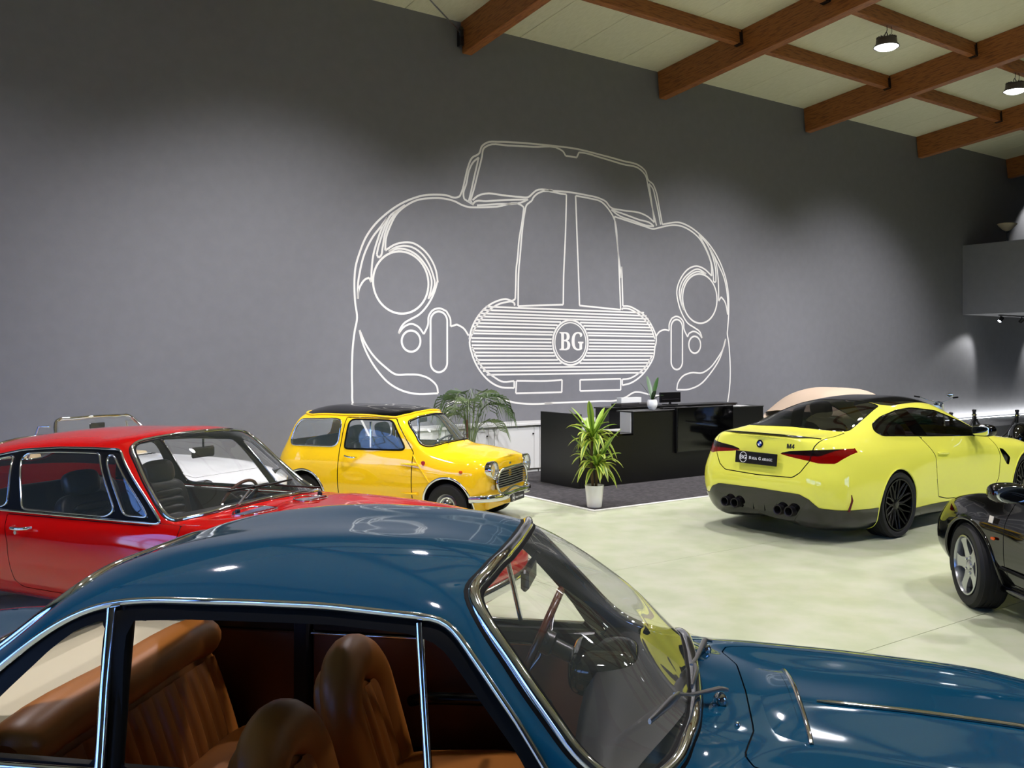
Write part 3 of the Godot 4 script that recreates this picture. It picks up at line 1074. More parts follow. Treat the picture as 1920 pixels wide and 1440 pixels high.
func pillow(size: Vector3, e1 := 0.5, e2 := 0.5, nu := 18, nv := 28) -> G:
	# a rounded cushion (superellipsoid) about the origin
	var rows := []
	for a in nu + 1:
		var th := -PI / 2 + PI * a / nu
		var ring := []
		for b in nv:
			var ph := TAU * b / nv
			var ct := signf(cos(th)) * pow(absf(cos(th)), e1)
			var st := signf(sin(th)) * pow(absf(sin(th)), e1)
			ring.append(Vector3(ct * signf(cos(ph)) * pow(absf(cos(ph)), e2) * size.x, st * size.y, ct * signf(sin(ph)) * pow(absf(sin(ph)), e2) * size.z) * 0.5)
		rows.append(ring)
	var g := G.new()
	g.grid(rows, true)
	for k in g.n.size():
		if g.n[k].dot(g.v[k]) < 0: g.n[k] = -g.n[k]
	return g

func seat(parent: Node, at: Vector3, m: Material, w := 0.5, back_h := 0.62, lean := 0.3, head := true) -> void:
	var t := Node3D.new()
	t.name = "seat"
	parent.add_child(t, true)
	t.position = at
	var c := pillow(Vector3(0.54, 0.2, w), 0.55, 0.4)
	put("cushion", c, m, t).position = Vector3(0.05, 0.02, 0)
	var b := put("backrest", pillow(Vector3(0.17, back_h, w), 0.45, 0.45), m, t)
	b.rotation.z = lean
	b.position = Vector3(-0.22 - sin(lean) * back_h * 0.4, back_h * 0.46, 0)
	if head:
		var h := put("headrest", pillow(Vector3(0.12, 0.2, 0.26), 0.6, 0.5), m, t)
		h.rotation.z = lean
		h.position = Vector3(-0.25 - sin(lean) * (back_h * 0.9), back_h * 0.98 + 0.08, 0)

func car_root(called: String, label: String, x: float, z: float, psi: float, size := 1.0) -> Node3D:
	var t := thing(called, label, "car", Vector3(x, 0, z), -psi)
	t.scale = Vector3.ONE * size
	return t

func paint(key: String, c: Color, rough := 0.05) -> StandardMaterial3D:
	var m := mat(key, c, rough)
	m.metallic_specular = 0.62
	return m

func disc(r: float, h: float, tf: Transform3D, dome := 0.0, segs := 32) -> G:
	var g := G.new()
	g.lathe([Vector2(r, 0), Vector2(r, h), Vector2(r * 0.7, h + dome * 0.55), Vector2(r * 0.4, h + dome * 0.85), Vector2(0.0005, h + dome)], tf, segs)
	return g

func plate(parent: Node, tf: Transform3D, w := 0.52, h := 0.125) -> void:
	# black dealer plate: ring badge BG and the garage's name
	var g := G.new()
	g.box(Vector3(-w / 2, -h / 2, 0), Vector3(w / 2, h / 2, 0.012), 0.006)
	var o := put("number_plate", g, M["black plastic"], parent, "black plate lettered BG Biga Garage")
	o.transform = tf
	var wm := mat("plate white", Color(0.92, 0.92, 0.92), 0.5)
	g = G.new()
	stroke(g, ring_pts(Vector2(-w * 0.30, 0), h * 0.36, h * 0.42, 36), h * 0.045, 0.012, 0.001)
	put("ring", g, wm, o)
	var t := put("initials", text_mesh("BG", "Droid Serif", h * 0.34, 0.002), wm, o)
	t.position = Vector3(-w * 0.30, 0, 0.0125)
	t = put("lettering", text_mesh("B", "Droid Serif", h * 0.25, 0.002), wm, o)
	t.position = Vector3(-w * 0.135, 0, 0.0125)
	t = put("lettering", text_mesh("IGA", "Droid Serif", h * 0.2, 0.002), wm, o)
	t.position = Vector3(-w * 0.03, -0.003, 0.0125)
	t = put("lettering", text_mesh("G", "Droid Serif", h * 0.25, 0.002), wm, o)
	t.position = Vector3(w * 0.1, 0, 0.0125)
	t = put("lettering", text_mesh("ARAGE", "Droid Serif", h * 0.2, 0.002), wm, o)
	t.position = Vector3(w * 0.275, -0.003, 0.0125)

func face_tf(p: Vector3, out: Vector3, up := Vector3.UP) -> Transform3D:
	# local z pointing out, local y up
	var z := out.normalized()
	var x := up.cross(z).normalized()
	return Transform3D(Basis(x, z.cross(x), z), p)

func drape(g: G, lo: Vector2, hi: Vector2) -> Callable:
	# height of the skin under a point of the top view, for the patch lo..hi (x, z)
	var tris := []
	for t in range(0, g.i.size(), 3):
		var a := g.v[g.i[t]]
		var b := g.v[g.i[t + 1]]
		var c := g.v[g.i[t + 2]]
		if maxf(a.x, maxf(b.x, c.x)) < lo.x or minf(a.x, minf(b.x, c.x)) > hi.x: continue
		if maxf(a.z, maxf(b.z, c.z)) < lo.y or minf(a.z, minf(b.z, c.z)) > hi.y: continue
		if a.y < 0.45: continue
		tris.append([a, b, c])
	return func(x: float, z: float) -> float:
		var best := -1.0
		var p := Vector2(x, z)
		for t in tris:
			var a := Vector2(t[0].x, t[0].z)
			var e := Vector2(t[1].x, t[1].z) - a
			var f := Vector2(t[2].x, t[2].z) - a
			var den := e.cross(f)
			if absf(den) < 1e-12: continue
			var u := (p - a).cross(f) / den
			var v := e.cross(p - a) / den
			if u > -0.01 and v > -0.01 and u + v < 1.02: best = maxf(best, t[0].y + u * (t[1].y - t[0].y) + v * (t[2].y - t[0].y))
		return best

func pleated(w: float, h: float, count: int, depth: float) -> G:
	# an upright leather panel of vertical padded pleats, in local yz, facing +x
	var rows := []
	for r in 15:
		var t := r / 14.0
		var line := []
		for c in count * 6 + 1:
			var q := fmod(c / 6.0, 1.0)
			var bulge := pow(sin(PI * q), 0.55) if c % 6 else 0.0
			var edge := pow(sin(PI * clampf(t, 0.02, 0.98)), 0.25)
			line.append(Vector3(depth * bulge * edge, h * t, w * (float(c) / (count * 6) - 0.5)))
		rows.append(line)
	var g := G.new()
	g.grid(rows)
	for k in g.n.size():
		if g.n[k].x < 0: g.n[k] = -g.n[k]
	return g

func leather(key: String, c: Color) -> StandardMaterial3D:
	var m := mat(key, c, 0.42)
	m.heightmap_enabled = true
	m.heightmap_texture = noise_tex(0.12, [], 21, 256, FastNoiseLite.TYPE_CELLULAR, 2)
	m.heightmap_scale = 0.02
	tri_scale(m, Vector3(9, 9, 9))
	return m

func bucket_seat(parent: Node, at: Vector3, m: Material) -> void:
	# a seat whose padded rim arches over a sunken pleated panel
	var t := Node3D.new()
	t.name = "front_seat"
	parent.add_child(t, true)
	t.position = at
	t.rotation.z = 0.30
	var rim := []
	var rad := []
	for k in 25:
		var a := lerpf(-0.5, PI + 0.5, k / 24.0)
		rim.append(Vector3(0.0, 0.40 + sin(a) * 0.17 if a > 0 and a < PI else 0.40 + sin(a) * 0.7, cos(a) * 0.185))
		rad.append(0.078 + 0.012 * sin(clampf(a, 0, PI)))
	var g := G.new()
	g.tube(rim, rad, 16, true, 0.9, Vector3.RIGHT)
	put("bolster", g, m, t)
	var shell_b := pillow(Vector3(0.13, 0.66, 0.46), 0.5, 0.5)
	put("back_shell", shell_b, m, t).position = Vector3(-0.045, 0.26, 0)
	var pl := put("pleated_panel", pleated(0.27, 0.44, 4, 0.02), m, t)
	pl.position = Vector3(0.028, 0.02, 0)
	var c := put("cushion", pillow(Vector3(0.56, 0.19, 0.5), 0.5, 0.4), m, t)
	c.position = Vector3(0.24, -0.01, 0)
	c.rotation.z = -0.22

func blue_coupe() -> void:
	var t := car_root("classic_coupe", "petrol blue classic coupe with tan leather seats and chrome windscreen frame in the foreground", -0.012, -2.967, 0.16)
	var body := paint("petrol blue", Color(0.04, 0.25, 0.35))
	var chrome: Material = M["chrome"]
	var net := [
		V3([-2.45,.3,0, -2.47,.3,.5, -2.54,.45,.60, -2.57,.6,.62, -2.55,.72,.60, -2.52,.79,.56, -2.5,.82,.46, -2.5,.835,.25, -2.5,.84,0]),
		V3([-2.25,.22,0, -2.25,.25,.68, -2.25,.45,.76, -2.25,.6,.775, -2.25,.72,.755, -2.25,.80,.70, -2.25,.845,.57, -2.25,.865,.3, -2.25,.875,0]),
		V3([-1.9,.2,0, -1.9,.22,.72, -1.9,.42,.79, -1.9,.58,.805, -1.9,.72,.785, -1.9,.805,.735, -1.87,.865,.61, -1.88,.88,.32, -1.9,.89,0]),
		V3([-1.55,.2,0, -1.55,.22,.72, -1.55,.42,.79, -1.55,.58,.805, -1.55,.72,.79, -1.55,.825,.745, -1.5,.975,.645, -1.55,1.045,.345, -1.57,1.075,0]),
		V3([-1.2,.2,0, -1.2,.22,.72, -1.2,.42,.785, -1.2,.58,.80, -1.2,.72,.79, -1.2,.83,.745, -1.2,1.19,.612, -1.2,1.262,.40, -1.2,1.277,0]),
		V3([-.8,.2,0, -.8,.22,.72, -.8,.42,.785, -.8,.58,.80, -.8,.72,.79, -.8,.83,.745, -.8,1.275,.588, -.8,1.348,.40, -.8,1.36,0]),
		V3([-.4,.2,0, -.4,.22,.72, -.4,.42,.785, -.4,.58,.80, -.4,.72,.79, -.4,.83,.745, -.4,1.283,.585, -.4,1.362,.40, -.4,1.374,0]),
		V3([-.1,.2,0, -.1,.22,.72, -.1,.42,.785, -.1,.58,.80, -.1,.72,.79, .12,.83,.745, -.035,1.25,.59, -.01,1.322,.39, .015,1.335,0]),
		V3([.15,.2,0, .15,.22,.72, .15,.42,.785, .15,.58,.80, .15,.72,.79, .28,.83,.745, .165,1.04,.668, .36,1.10,.44, .40,1.12,0]),
		V3([.42,.2,0, .42,.22,.72, .42,.42,.785, .42,.58,.80, .42,.72,.785, .42,.825,.742, .37,.86,.71, .60,.885,.46, .635,.895,0]),
		V3([.85,.2,0, .85,.22,.72, .85,.42,.79, .85,.58,.805, .85,.71,.78, .85,.805,.715, .85,.84,.61, .85,.845,.33, .85,.862,0]),
		V3([1.3,.2,0, 1.3,.22,.72, 1.3,.42,.79, 1.3,.58,.80, 1.3,.70,.775, 1.3,.785,.70, 1.3,.815,.60, 1.3,.812,.33, 1.3,.832,0]),
		V3([1.75,.22,0, 1.75,.24,.70, 1.75,.42,.77, 1.75,.56,.775, 1.75,.67,.75, 1.75,.745,.67, 1.75,.77,.57, 1.75,.765,.32, 1.75,.785,0]),
		V3([2.05,.26,0, 2.05,.28,.62, 2.05,.42,.71, 2.05,.53,.715, 2.05,.62,.69, 2.05,.675,.61, 2.05,.70,.51, 2.05,.70,.3, 2.05,.715,0]),
		V3([2.17,.32,0, 2.17,.34,.45, 2.2,.42,.55, 2.2,.50,.56, 2.19,.57,.54, 2.18,.61,.48, 2.18,.63,.4, 2.18,.635,.24, 2.18,.64,0])]
	var g := shell(capped(net, -0.03, 0.04), 11, 11, 2)
	var whole := g
	for c in [1.45, -1.62]:
		var a := split(g, wheel_arch(c, 0.30, 0.34, 0.5))
		g = a[1]
		put2("arch_lip", mouldings(a[2], 0.02, 0.012), body, t)
		put2("wheel_well", wheel_well(c, 0.30, 0.345, 0.5, 0.76), M["black matte"], t)
	# side glazing: black frame edged by the chrome gutter, its panes wound down
	var sides := func(p, n): return absf(p.z) > 0.5 and p.y > 0.7
	var dlo := V2([-1.60,.815, -1.347,1.05, -1.30,1.09, -1.235,1.142, -1.164,1.188, -1.09,1.22, -1.01,1.238, -.9,1.249, -.64,1.256, -.41,1.256, -.156,1.243, -.085,1.238, -.05,1.222, -.02,1.195, .048,1.12, .145,1.005, .218,.905, .28,.815])
	var s := split(g, region(dlo, "side", sides))
	g = s[1]
	put2("gutter", mouldings(s[2], 0.022, 0.016), chrome, t, "chrome gutter round the side windows")
	var fr: G = s[0]
	var pane := glass("old pane", Color(0.8, 0.86, 0.82, 0.03))
	var s2 := split(fr, region(V2([-.93,.84, -.965,1.20, -.79,1.212, -.52,1.216, -.37,1.216, -.16,1.205, -.085,1.185, -.05,1.16, .03,1.07, .14,.94, .205,.84]), "side", sides))
	fr = s2[1]
	s2 = split(fr, region(V2([-.99,.84, -1.035,1.20, -1.076,1.19, -1.13,1.163, -1.185,1.12, -1.24,1.065, -1.284,1.023, -1.327,.98, -1.46,.84]), "side", sides))
	put2("window_frame", s2[1].shifted(-0.006), M["black rubber"], t)
	for sd in [-1.0, 1.0]:
		# polished posts: door pillar pair and quarter-light bar, set in the side glass
		for q in [[-1.022, -.966, 0.021], [-.136, -.07, 0.015]]:
			var b := G.new()
			b.tube([Vector3(q[0], 1.225, sd * .622), Vector3(lerpf(q[0], q[1], .5), 1.03, sd * .698), Vector3(q[1], .82, sd * .765)], q[2], 10, true, 0.7, Vector3.RIGHT)
			put("window_post", b, M["black rubber"] if q[0] < -1.0 and false else chrome, t)
		var b2 := G.new()
		b2.tube([Vector3(-.992, 1.225, sd * .59), Vector3(-.965, 1.03, sd * .666), Vector3(-.938, .82, sd * .736)], 0.026, 8, true, 0.6, Vector3.RIGHT)
		put("window_post", b2, M["black rubber"], t)
		b2 = G.new()
		b2.tube([Vector3(-1.62, .822, sd * .755), Vector3(-1.0, .832, sd * .762), Vector3(.2, .832, sd * .762)], 0.012, 8)
		put("sill_moulding", b2, chrome, t)
	# windscreen and rear window
	s = split(g, region(V2([.035,-.1, .03,.25, .005,.42, -.02,.50, .0,.55, .05,.59, .17,.643, .28,.682, .36,.69, .47,.645, .545,.54, .585,.40, .60,.2, .605,-.1]), "top", func(p, n): return p.y > 0.82))
	g = s[1]
	put("windscreen", s[0], pane, t)
	put("screen_frame", mouldings(s[2], 0.038, 0.024), chrome, t, "broad chrome windscreen frame")
	put("screen_seal", mouldings(s[2], 0.06, 0.008), M["black rubber"], t)
	s = split(g, region(V2([-1.25,-.1, -1.26,.40, -1.31,.47, -1.66,.54, -1.75,.48, -1.78,-.1]), "top", func(p, n): return p.y > 0.88))
	g = s[1]
	put("rear_window", s[0], pane, t)
	put("rear_screen_frame", mouldings(s[2], 0.03, 0.016), chrome, t)
	# roof skin parted from the lower body along the pillars only by its colour-matched joint; bonnet, boot and doors
	var hh := drape(whole, Vector2(0.6, -0.5), Vector2(2.15, 0.5))
	s = seam(g, region(V2([.765,-.1, .76,.28, .72,.43, .74,.50, .95,.53, 1.4,.54, 1.9,.52, 2.1,.40, 2.12,-.1]), "top", func(p, n): return p.y > 0.62), 0.0025)
	put("bonnet", s[0], body, t)
	put("joint", s[2], M["black rubber"], t)
	g = s[1]
	s = seam(g, region(V2([-1.93,-.1, -1.93,.48, -2.0,.52, -2.42,.46, -2.45,-.1]), "top", func(p, n): return p.y > 0.75), 0.0025)
	put("boot_lid", s[0], body, t)
	put("joint", s[2], M["black rubber"], t)
	g = s[1]
	s = seam(g, region(V2([-1.02,.80, -1.02,.32, -.95,.27, .20,.27, .24,.32, .24,.80]), "side", func(p, n): return absf(p.z) > 0.6 and p.y < 0.815), 0.003)
	put2("door", s[0], body, t)
	put2("joint", s[2], M["black rubber"], t)
	var upper := split(s[1], func(p, n): return 0.95 - p.y + (0.0 if p.x < 0.35 else 1.0))
	put("roof", upper[0], body, t)
	put("body", upper[1], body, t)
	# headlining under the roof
	put("headlining", upper[0].shifted(-0.016), mat("headlining", Color(0.10, 0.09, 0.08), 0.9), t)
	# bonnet scoop with its chrome lip, and the centre strip
	var rows := []
	for r in 13:
		var x := lerpf(.79, .915, r / 12.0)
		var line := []
		for c in 21:
			var z := lerpf(-.30, .30, c / 20.0)
			var bump: float = 0.034 * pow(r / 12.0, 1.4) * pow(maxf(0.0, 1.0 - pow(absf(z) / .30, 2.6)), 0.6)
			line.append(Vector3(x, hh.call(x, z) + bump - 0.002, z))
		rows.append(line)
	var sg := G.new()
	sg.grid(rows)
	for k in sg.n.size():
		if sg.n[k].y < 0: sg.n[k] = -sg.n[k]
	put("bonnet_scoop", sg, body, t)
	sg = G.new()
	sg.tube(rows[12], 0.0075, 8, true, 1.2)
	put("scoop_lip", sg, chrome, t, "chrome lip of the bonnet scoop")
	sg = G.new()
	for c in 20:
		var a: Vector3 = rows[12][c]
		var b: Vector3 = rows[12][c + 1]
		sg.quad(a + Vector3(-0.02, -0.003, 0), b + Vector3(-0.02, -0.003, 0), Vector3(b.x - .02, b.y - .04, b.z), Vector3(a.x - .02, a.y - .04, a.z))
	put("scoop_mouth", sg, M["black matte"], t)
	var strip := []
	var sr := []
	for k in 24:
		var x := lerpf(.98, 2.08, k / 23.0)
		strip.append(Vector3(x, hh.call(x, 0.0) + 0.004, 0))
		sr.append(0.004 if k == 0 else lerpf(0.010, 0.017, k / 23.0))
	sg = G.new()
	sg.tube(strip, sr, 10, true, 0.55)
	put("bonnet_strip", sg, chrome, t, "chrome strip along the bonnet")
	# wipers: pivot, arm and blade
	for q in [[.655, -.33, .595, .0, .575, .24], [.675, .14, .535, .36, .455, .62]]:
		var w := Node3D.new()
		w.name = "wiper"
		t.add_child(w, true)
		var y0: float = hh.call(q[0], q[1])
		put("pivot", disc(0.021, 0.018, Transform3D(Basis(), Vector3(q[0], y0, q[1])), 0.016), chrome, w)
		var e := Vector3(q[2], .905 + (.62 - q[2]) * .6, q[3])
		var a := G.new()
		a.tube([Vector3(q[0] + .02, y0 + .035, q[1] - .02), Vector3(q[0], y0 + .045, q[1]), e.lerp(Vector3(q[0], y0 + .045, q[1]), .35) + Vector3(0, .008, 0), e + Vector3(0, .025, 0)], [.012, .011, .008, .006], 6, true, 0.6)
		put("arm", a, M["satin steel"], w)
		a = G.new()
		var tip := Vector3(q[4], 0, q[5])
		tip.y = .915 + (.62 - q[4]) * 0.35
		a.tube([e + Vector3(.012, .012, -.03), e.lerp(tip, .4) + Vector3(.02, .035, 0), tip + Vector3(.012, .03, 0)], [.007, .009, .005], 6, true, 1.6)
		put("blade", a, M["satin steel"], w)
	put("washer_jet", disc(0.008, 0.006, Transform3D(Basis(), Vector3(.715, hh.call(.715, .27), .27)), 0.006), chrome, t)
	# trim along the boot edge
	sg = G.new()
	var bz := []
	for k in 13:
		var z := lerpf(-.42, .42, k / 12.0)
		bz.append(Vector3(-2.40 + absf(z) * .06, .862, z))
	sg.tube(bz, 0.008, 8)
	put("boot_strip", sg, chrome, t)
	# bumpers and lamps (mostly beyond the frame)
	for e in [[2.27, 1.0], [-2.64, -1.0]]:
		sg = G.new()
		sg.tube(bez([Vector3(e[0] - e[1] * .4, .42, -.80), Vector3(e[0] - e[1] * .1, .42, -.70), Vector3(e[0], .42, -.4), Vector3(e[0] + e[1] * .02, .42, 0), Vector3(e[0], .42, .4), Vector3(e[0] - e[1] * .1, .42, .70), Vector3(e[0] - e[1] * .4, .42, .80)], 5), 0.03, 10, true, 1.7)
		put("bumper", sg, chrome, t)
	for z in [-.52, .52]: headlamp(t, Vector3(2.17, .56, z), Vector3(1, 0, 0), 0.085, chrome)
	for c in [[1.45, .67], [1.45, -.67], [-1.62, .66], [-1.62, -.66]]:
		var w := Node3D.new()
		w.name = "wheel"
		t.add_child(w, true)
		w.transform = side_tf(c[0], 0.312, c[1])
		put("tyre", tyre_mesh(0.308, 0.19, 0.17), M["tyre"], w)
		var r := G.new()
		r.lathe([Vector2(.195, .06), Vector2(.19, .078), Vector2(.17, .06), Vector2(.13, .07), Vector2(.06, .09), Vector2(.0005, .095)], Transform3D.IDENTITY, 36)
		put("hub_cap", r, chrome, w)
	# cabin
	var tan_l := leather("tan leather", Color(0.70, 0.43, 0.17))
	var brown := leather("brown leather", Color(0.36, 0.19, 0.09))
	var dash := mat("dash vinyl", Color(0.045, 0.042, 0.04), 0.38)
	var f := G.new()
	f.box(Vector3(-1.8, .26, -.70), Vector3(.5, .31, .70), 0.01)
	put("cabin_floor", f, mat("brown carpet", Color(0.05, 0.03, 0.02), 0.95), t)
	for sd in [-1.0, 1.0]:
		f = G.new()
		f.box(Vector3(-.96, .30, sd * .705 - .012), Vector3(.25, .765, sd * .705 + .012), 0.01)
		var dc := put("door_card", f, brown, t)
		f = G.new()
		f.box(Vector3(-.96, .765, sd * .705 - .03), Vector3(.25, .825, sd * .705 + .022), 0.012)
		put("cap_rail", f, M["black plastic"], dc)
		f = G.new()
		f.tube([Vector3(-.96, .762, sd * .685), Vector3(.25, .762, sd * .685)], 0.006, 6)
		put("strip", f, chrome, dc)
		f = G.new()
		f.tube(bez([Vector3(-.52, .50, sd * .69), Vector3(-.46, .53, sd * .64), Vector3(-.2, .545, sd * .63), Vector3(.0, .54, sd * .64), Vector3(.05, .52, sd * .69)]), 0.026, 10, true, 0.9)
		put("armrest", f, M["black plastic"], dc)
		f = G.new()
		f.box(Vector3(-1.8, .30, sd * .70 - .012), Vector3(-1.02, .765, sd * .70 + .012), 0.01)
		var qp := put("quarter_panel", f, brown, t)
		f = G.new()
		f.box(Vector3(-1.8, .765, sd * .70 - .03), Vector3(-1.02, .825, sd * .70 + .025), 0.012)
		put("cap_rail", f, M["black plastic"], qp)
		f = G.new()
		f.box(Vector3(-1.03, .3, sd * .69 - .02), Vector3(-.965, .83, sd * .69 + .03), 0.008)
		put("pillar_trim", f, M["black matte"], t)
	f = G.new()
	f.box(Vector3(-2.0, .79, -.62), Vector3(-1.44, .83, .62), 0.008)
	put("parcel_shelf", f, mat("cream trim", Color(0.84, 0.80, 0.68), 0.7), t, "cream parcel shelf")
	var rs := Node3D.new()
	rs.name = "rear_seat"
	t.add_child(rs, true)
	rs.position = Vector3(-1.24, .295, 0)
	rs.rotation.z = 0.33
	f = G.new()
	f.tube(bez(V3([-.0,.485,-.59, .0,.50,-.5, .0,.505,0, .0,.50,.5, .0,.485,.59]), 5), [.05,.075,.082,.085,.086,.086,.086,.086,.086,.086,.086,.086,.086,.086,.086,.086,.086,.085,.082,.075,.05], 16, true, 1.25, Vector3.RIGHT)
	put("top_roll", f, tan_l, rs)
	put("pleated_panel", pleated(1.10, .40, 14, 0.022), tan_l, rs).position = Vector3(.045, .01, 0)
	put("backing", pillow(Vector3(.14, .56, 1.2), 0.3, 0.25), tan_l, rs).position = Vector3(-.03, .2, 0)
	var cu := put("cushion", pillow(Vector3(.5, .2, 1.2), 0.45, 0.3), tan_l, rs)
	cu.position = Vector3(.27, -.02, 0)
	cu.rotation.z = -0.25
	for z in [-.335, .335]: bucket_seat(t, Vector3(-.50, .235, z), tan_l)
	f = G.new()
	f.grid([bez(V3([.30,.55,-.68, .30,.55,0, .30,.55,.68]), 8), bez(V3([.26,.78,-.68, .24,.79,0, .26,.78,.68]), 8), bez(V3([.29,.845,-.68, .28,.85,0, .29,.845,.68]), 8), bez(V3([.36,.855,-.67, .42,.872,0, .36,.855,.67]), 8), bez(V3([.42,.85,-.6, .60,.872,0, .42,.85,.6]), 8)])
	for k in f.n.size():
		if f.n[k].dot(Vector3(-0.5, 1, 0)) < 0: f.n[k] = -f.n[k]
	put("dashboard", f, dash, t)
	var bn := put("instrument_binnacle", pillow(Vector3(.26, .16, .36), 0.6, 0.5), M["gloss black"], t)
	bn.position = Vector3(.30, .815, -.33)
	steering_wheel(t, Vector3(.06, .90, -.33), 0.19, -0.42, mat("wood rim", Color(0.30, 0.13, 0.045), 0.25), M["satin steel"], 0.014)
	f = G.new()
	f.box(Vector3(-.015, -.035, -.10), Vector3(.012, .035, .10), 0.01)
	var rm := put("rear_view_mirror", f, mat("mirror back", Color(0.10, 0.07, 0.055), 0.35), t)
	rm.position = Vector3(.07, 1.215, 0)
	f = G.new()
	f.tube([Vector3(.0, .03, 0), Vector3(.03, .075, 0)], 0.009, 6)
	put("stem", f, M["black plastic"], rm)

func yellow_coupe() -> void:
	var t := car_root("sports_coupe", "lime yellow modern sports coupe with black roof seen from behind, beside the black desk", 3.546, -10.35, -0.645, 1.052)
	var body := paint("lime paint", Color(0.96, 0.95, 0.36))
	var carbon := paint("carbon", Color(0.03, 0.027, 0.027))
	var net := [
		V3([-.95,.22,0, -.98,.23,.50, -1.03,.40,.64, -1.05,.60,.64, -1.01,.80,.60, -.985,.94,.57, -.975,1.0,.51, -.985,1.02,.30, -1.0,1.025,0]),
		V3([-.90,.2,0, -.88,.22,.74, -.87,.40,.85, -.87,.60,.86, -.84,.80,.81, -.83,.92,.765, -.84,1.005,.67, -.87,1.03,.36, -.89,1.04,0]),
		V3([-.6,.18,0, -.62,.2,.85, -.62,.40,.915, -.62,.62,.925, -.62,.82,.885, -.62,.935,.815, -.62,1.03,.69, -.62,1.06,.4, -.62,1.07,0]),
		V3([-.35,.18,0, -.35,.2,.89, -.35,.40,.94, -.35,.62,.945, -.35,.82,.905, -.35,.955,.81, -.35,1.07,.66, -.36,1.12,.38, -.38,1.135,0]),
		V3([0,.18,0, 0,.2,.90, 0,.40,.945, 0,.62,.945, 0,.82,.90, 0,.985,.795, 0,1.165,.635, -.01,1.235,.37, -.02,1.255,0]),
		V3([.35,.18,0, .35,.2,.88, .35,.38,.915, .35,.60,.92, .35,.82,.89, .35,.99,.785, .35,1.255,.605, .36,1.325,.36, .37,1.345,0]),
		V3([.8,.18,0, .8,.2,.85, .8,.36,.875, .8,.60,.895, .8,.82,.885, .8,.975,.80, .8,1.30,.585, .8,1.375,.35, .8,1.393,0]),
		V3([1.3,.18,0, 1.3,.2,.85, 1.3,.36,.87, 1.3,.60,.89, 1.3,.80,.885, 1.3,.955,.81, 1.27,1.285,.585, 1.28,1.365,.35, 1.3,1.385,0]),
		V3([1.7,.18,0, 1.7,.2,.85, 1.7,.36,.875, 1.7,.60,.89, 1.7,.79,.89, 1.75,.935,.81, 1.56,1.205,.61, 1.57,1.30,.37, 1.6,1.325,0]),
		V3([2.0,.18,0, 2.0,.2,.86, 2.0,.36,.885, 2.0,.60,.90, 2.0,.79,.895, 2.05,.92,.81, 1.9,1.06,.68, 1.98,1.12,.41, 2.03,1.14,0]),
		V3([2.3,.18,0, 2.3,.2,.88, 2.3,.38,.91, 2.3,.60,.92, 2.3,.79,.90, 2.3,.895,.80, 2.25,.935,.70, 2.36,.955,.42, 2.43,.965,0]),
		V3([2.6,.18,0, 2.6,.2,.89, 2.6,.40,.93, 2.6,.60,.935, 2.6,.78,.90, 2.6,.865,.79, 2.6,.885,.66, 2.6,.905,.38, 2.6,.92,0]),
		V3([3.1,.18,0, 3.1,.2,.87, 3.1,.40,.92, 3.1,.60,.92, 3.1,.74,.87, 3.1,.81,.74, 3.1,.825,.6, 3.1,.845,.36, 3.1,.86,0]),
		V3([3.45,.18,0, 3.45,.2,.78, 3.45,.40,.83, 3.45,.58,.83, 3.45,.68,.77, 3.45,.73,.65, 3.45,.745,.52, 3.45,.76,.3, 3.45,.775,0]),
		V3([3.68,.2,0, 3.66,.22,.55, 3.68,.40,.6, 3.68,.52,.6, 3.68,.6,.55, 3.68,.64,.47, 3.68,.655,.38, 3.68,.67,.2, 3.68,.68,0])]
	var g := shell(capped(net, -0.03, 0.05), 9, 9, 2)
	for c in [0.0, 2.857]:
		var a := split(g, wheel_arch(c, 0.335, 0.372, 0.6))
		g = a[1]
		put2("arch_lip", mouldings(a[2], 0.02, 0.012), body, t)
		put2("wheel_well", wheel_well(c, 0.335, 0.376, 0.6, 0.90), M["black matte"], t)
	var upper := func(p, n): return p.y > 0.85
	# glass
	var s := split(g, region(V2([-.10,1.075, -.03,1.03, .838,.985, 2.16,.925, 1.97,.985, 1.63,1.12, 1.24,1.235, .8,1.28, .5,1.265, .18,1.21, -.04,1.14]), "side", func(p, n): return absf(p.z) > 0.56 and p.y > 0.9))
	g = s[1]
	put2("window_trim", mouldings(s[2], 0.02, 0.008), M["gloss black"], t)
	var tint := glass("tinted pane", Color(0.02, 0.025, 0.022, 0.62))
	var pil := split(s[0], region(V2([.62,.9, .86,.9, .60,1.4, .36,1.4]), "side"))
	put2("pillar_cover", pil[0], M["gloss black"], t)
	put2("side_window", pil[1], tint, t)
	s = split(g, region(V2([-.50,-.1, -.50,.3, -.47,.56, -.40,.60, .0,.545, .40,.47, .43,.3, .44,-.1]), "top", func(p, n): return p.y > 1.0))
	g = s[1]
	put("rear_window", s[0], tint, t)
	put("window_trim", mouldings(s[2], 0.02, 0.006), M["gloss black"], t)
	s = split(g, region(V2([1.47,-.1, 1.46,.48, 1.52,.54, 1.9,.64, 2.2,.70, 2.3,.5, 2.38,-.1]), "top", func(p, n): return p.y > 0.9))
	g = s[1]
	put("windscreen", s[0], tint, t)
	s = seam(g, region(V2([.45,-.1, .44,.46, .52,.535, 1.40,.53, 1.455,.47, 1.46,-.1]), "top", func(p, n): return p.y > 1.1), 0.004)
	put("roof_panel", s[0], carbon, t, "black carbon roof")
	put("joint", s[2], M["black rubber"], t)
	g = s[1]
	# door, boot lid, bonnet
	s = seam(g, region(V2([.632,1.0, .79,.775, .83,.51, .9,.33, 1.1,.29, 2.1,.26, 2.19,.44, 2.215,.68, 2.11,.95]), "side", func(p, n): return absf(p.z) > 0.6), 0.005)
	put2("door", s[0], body, t)
	put2("joint", s[2], M["black rubber"], t)
	g = s[1]
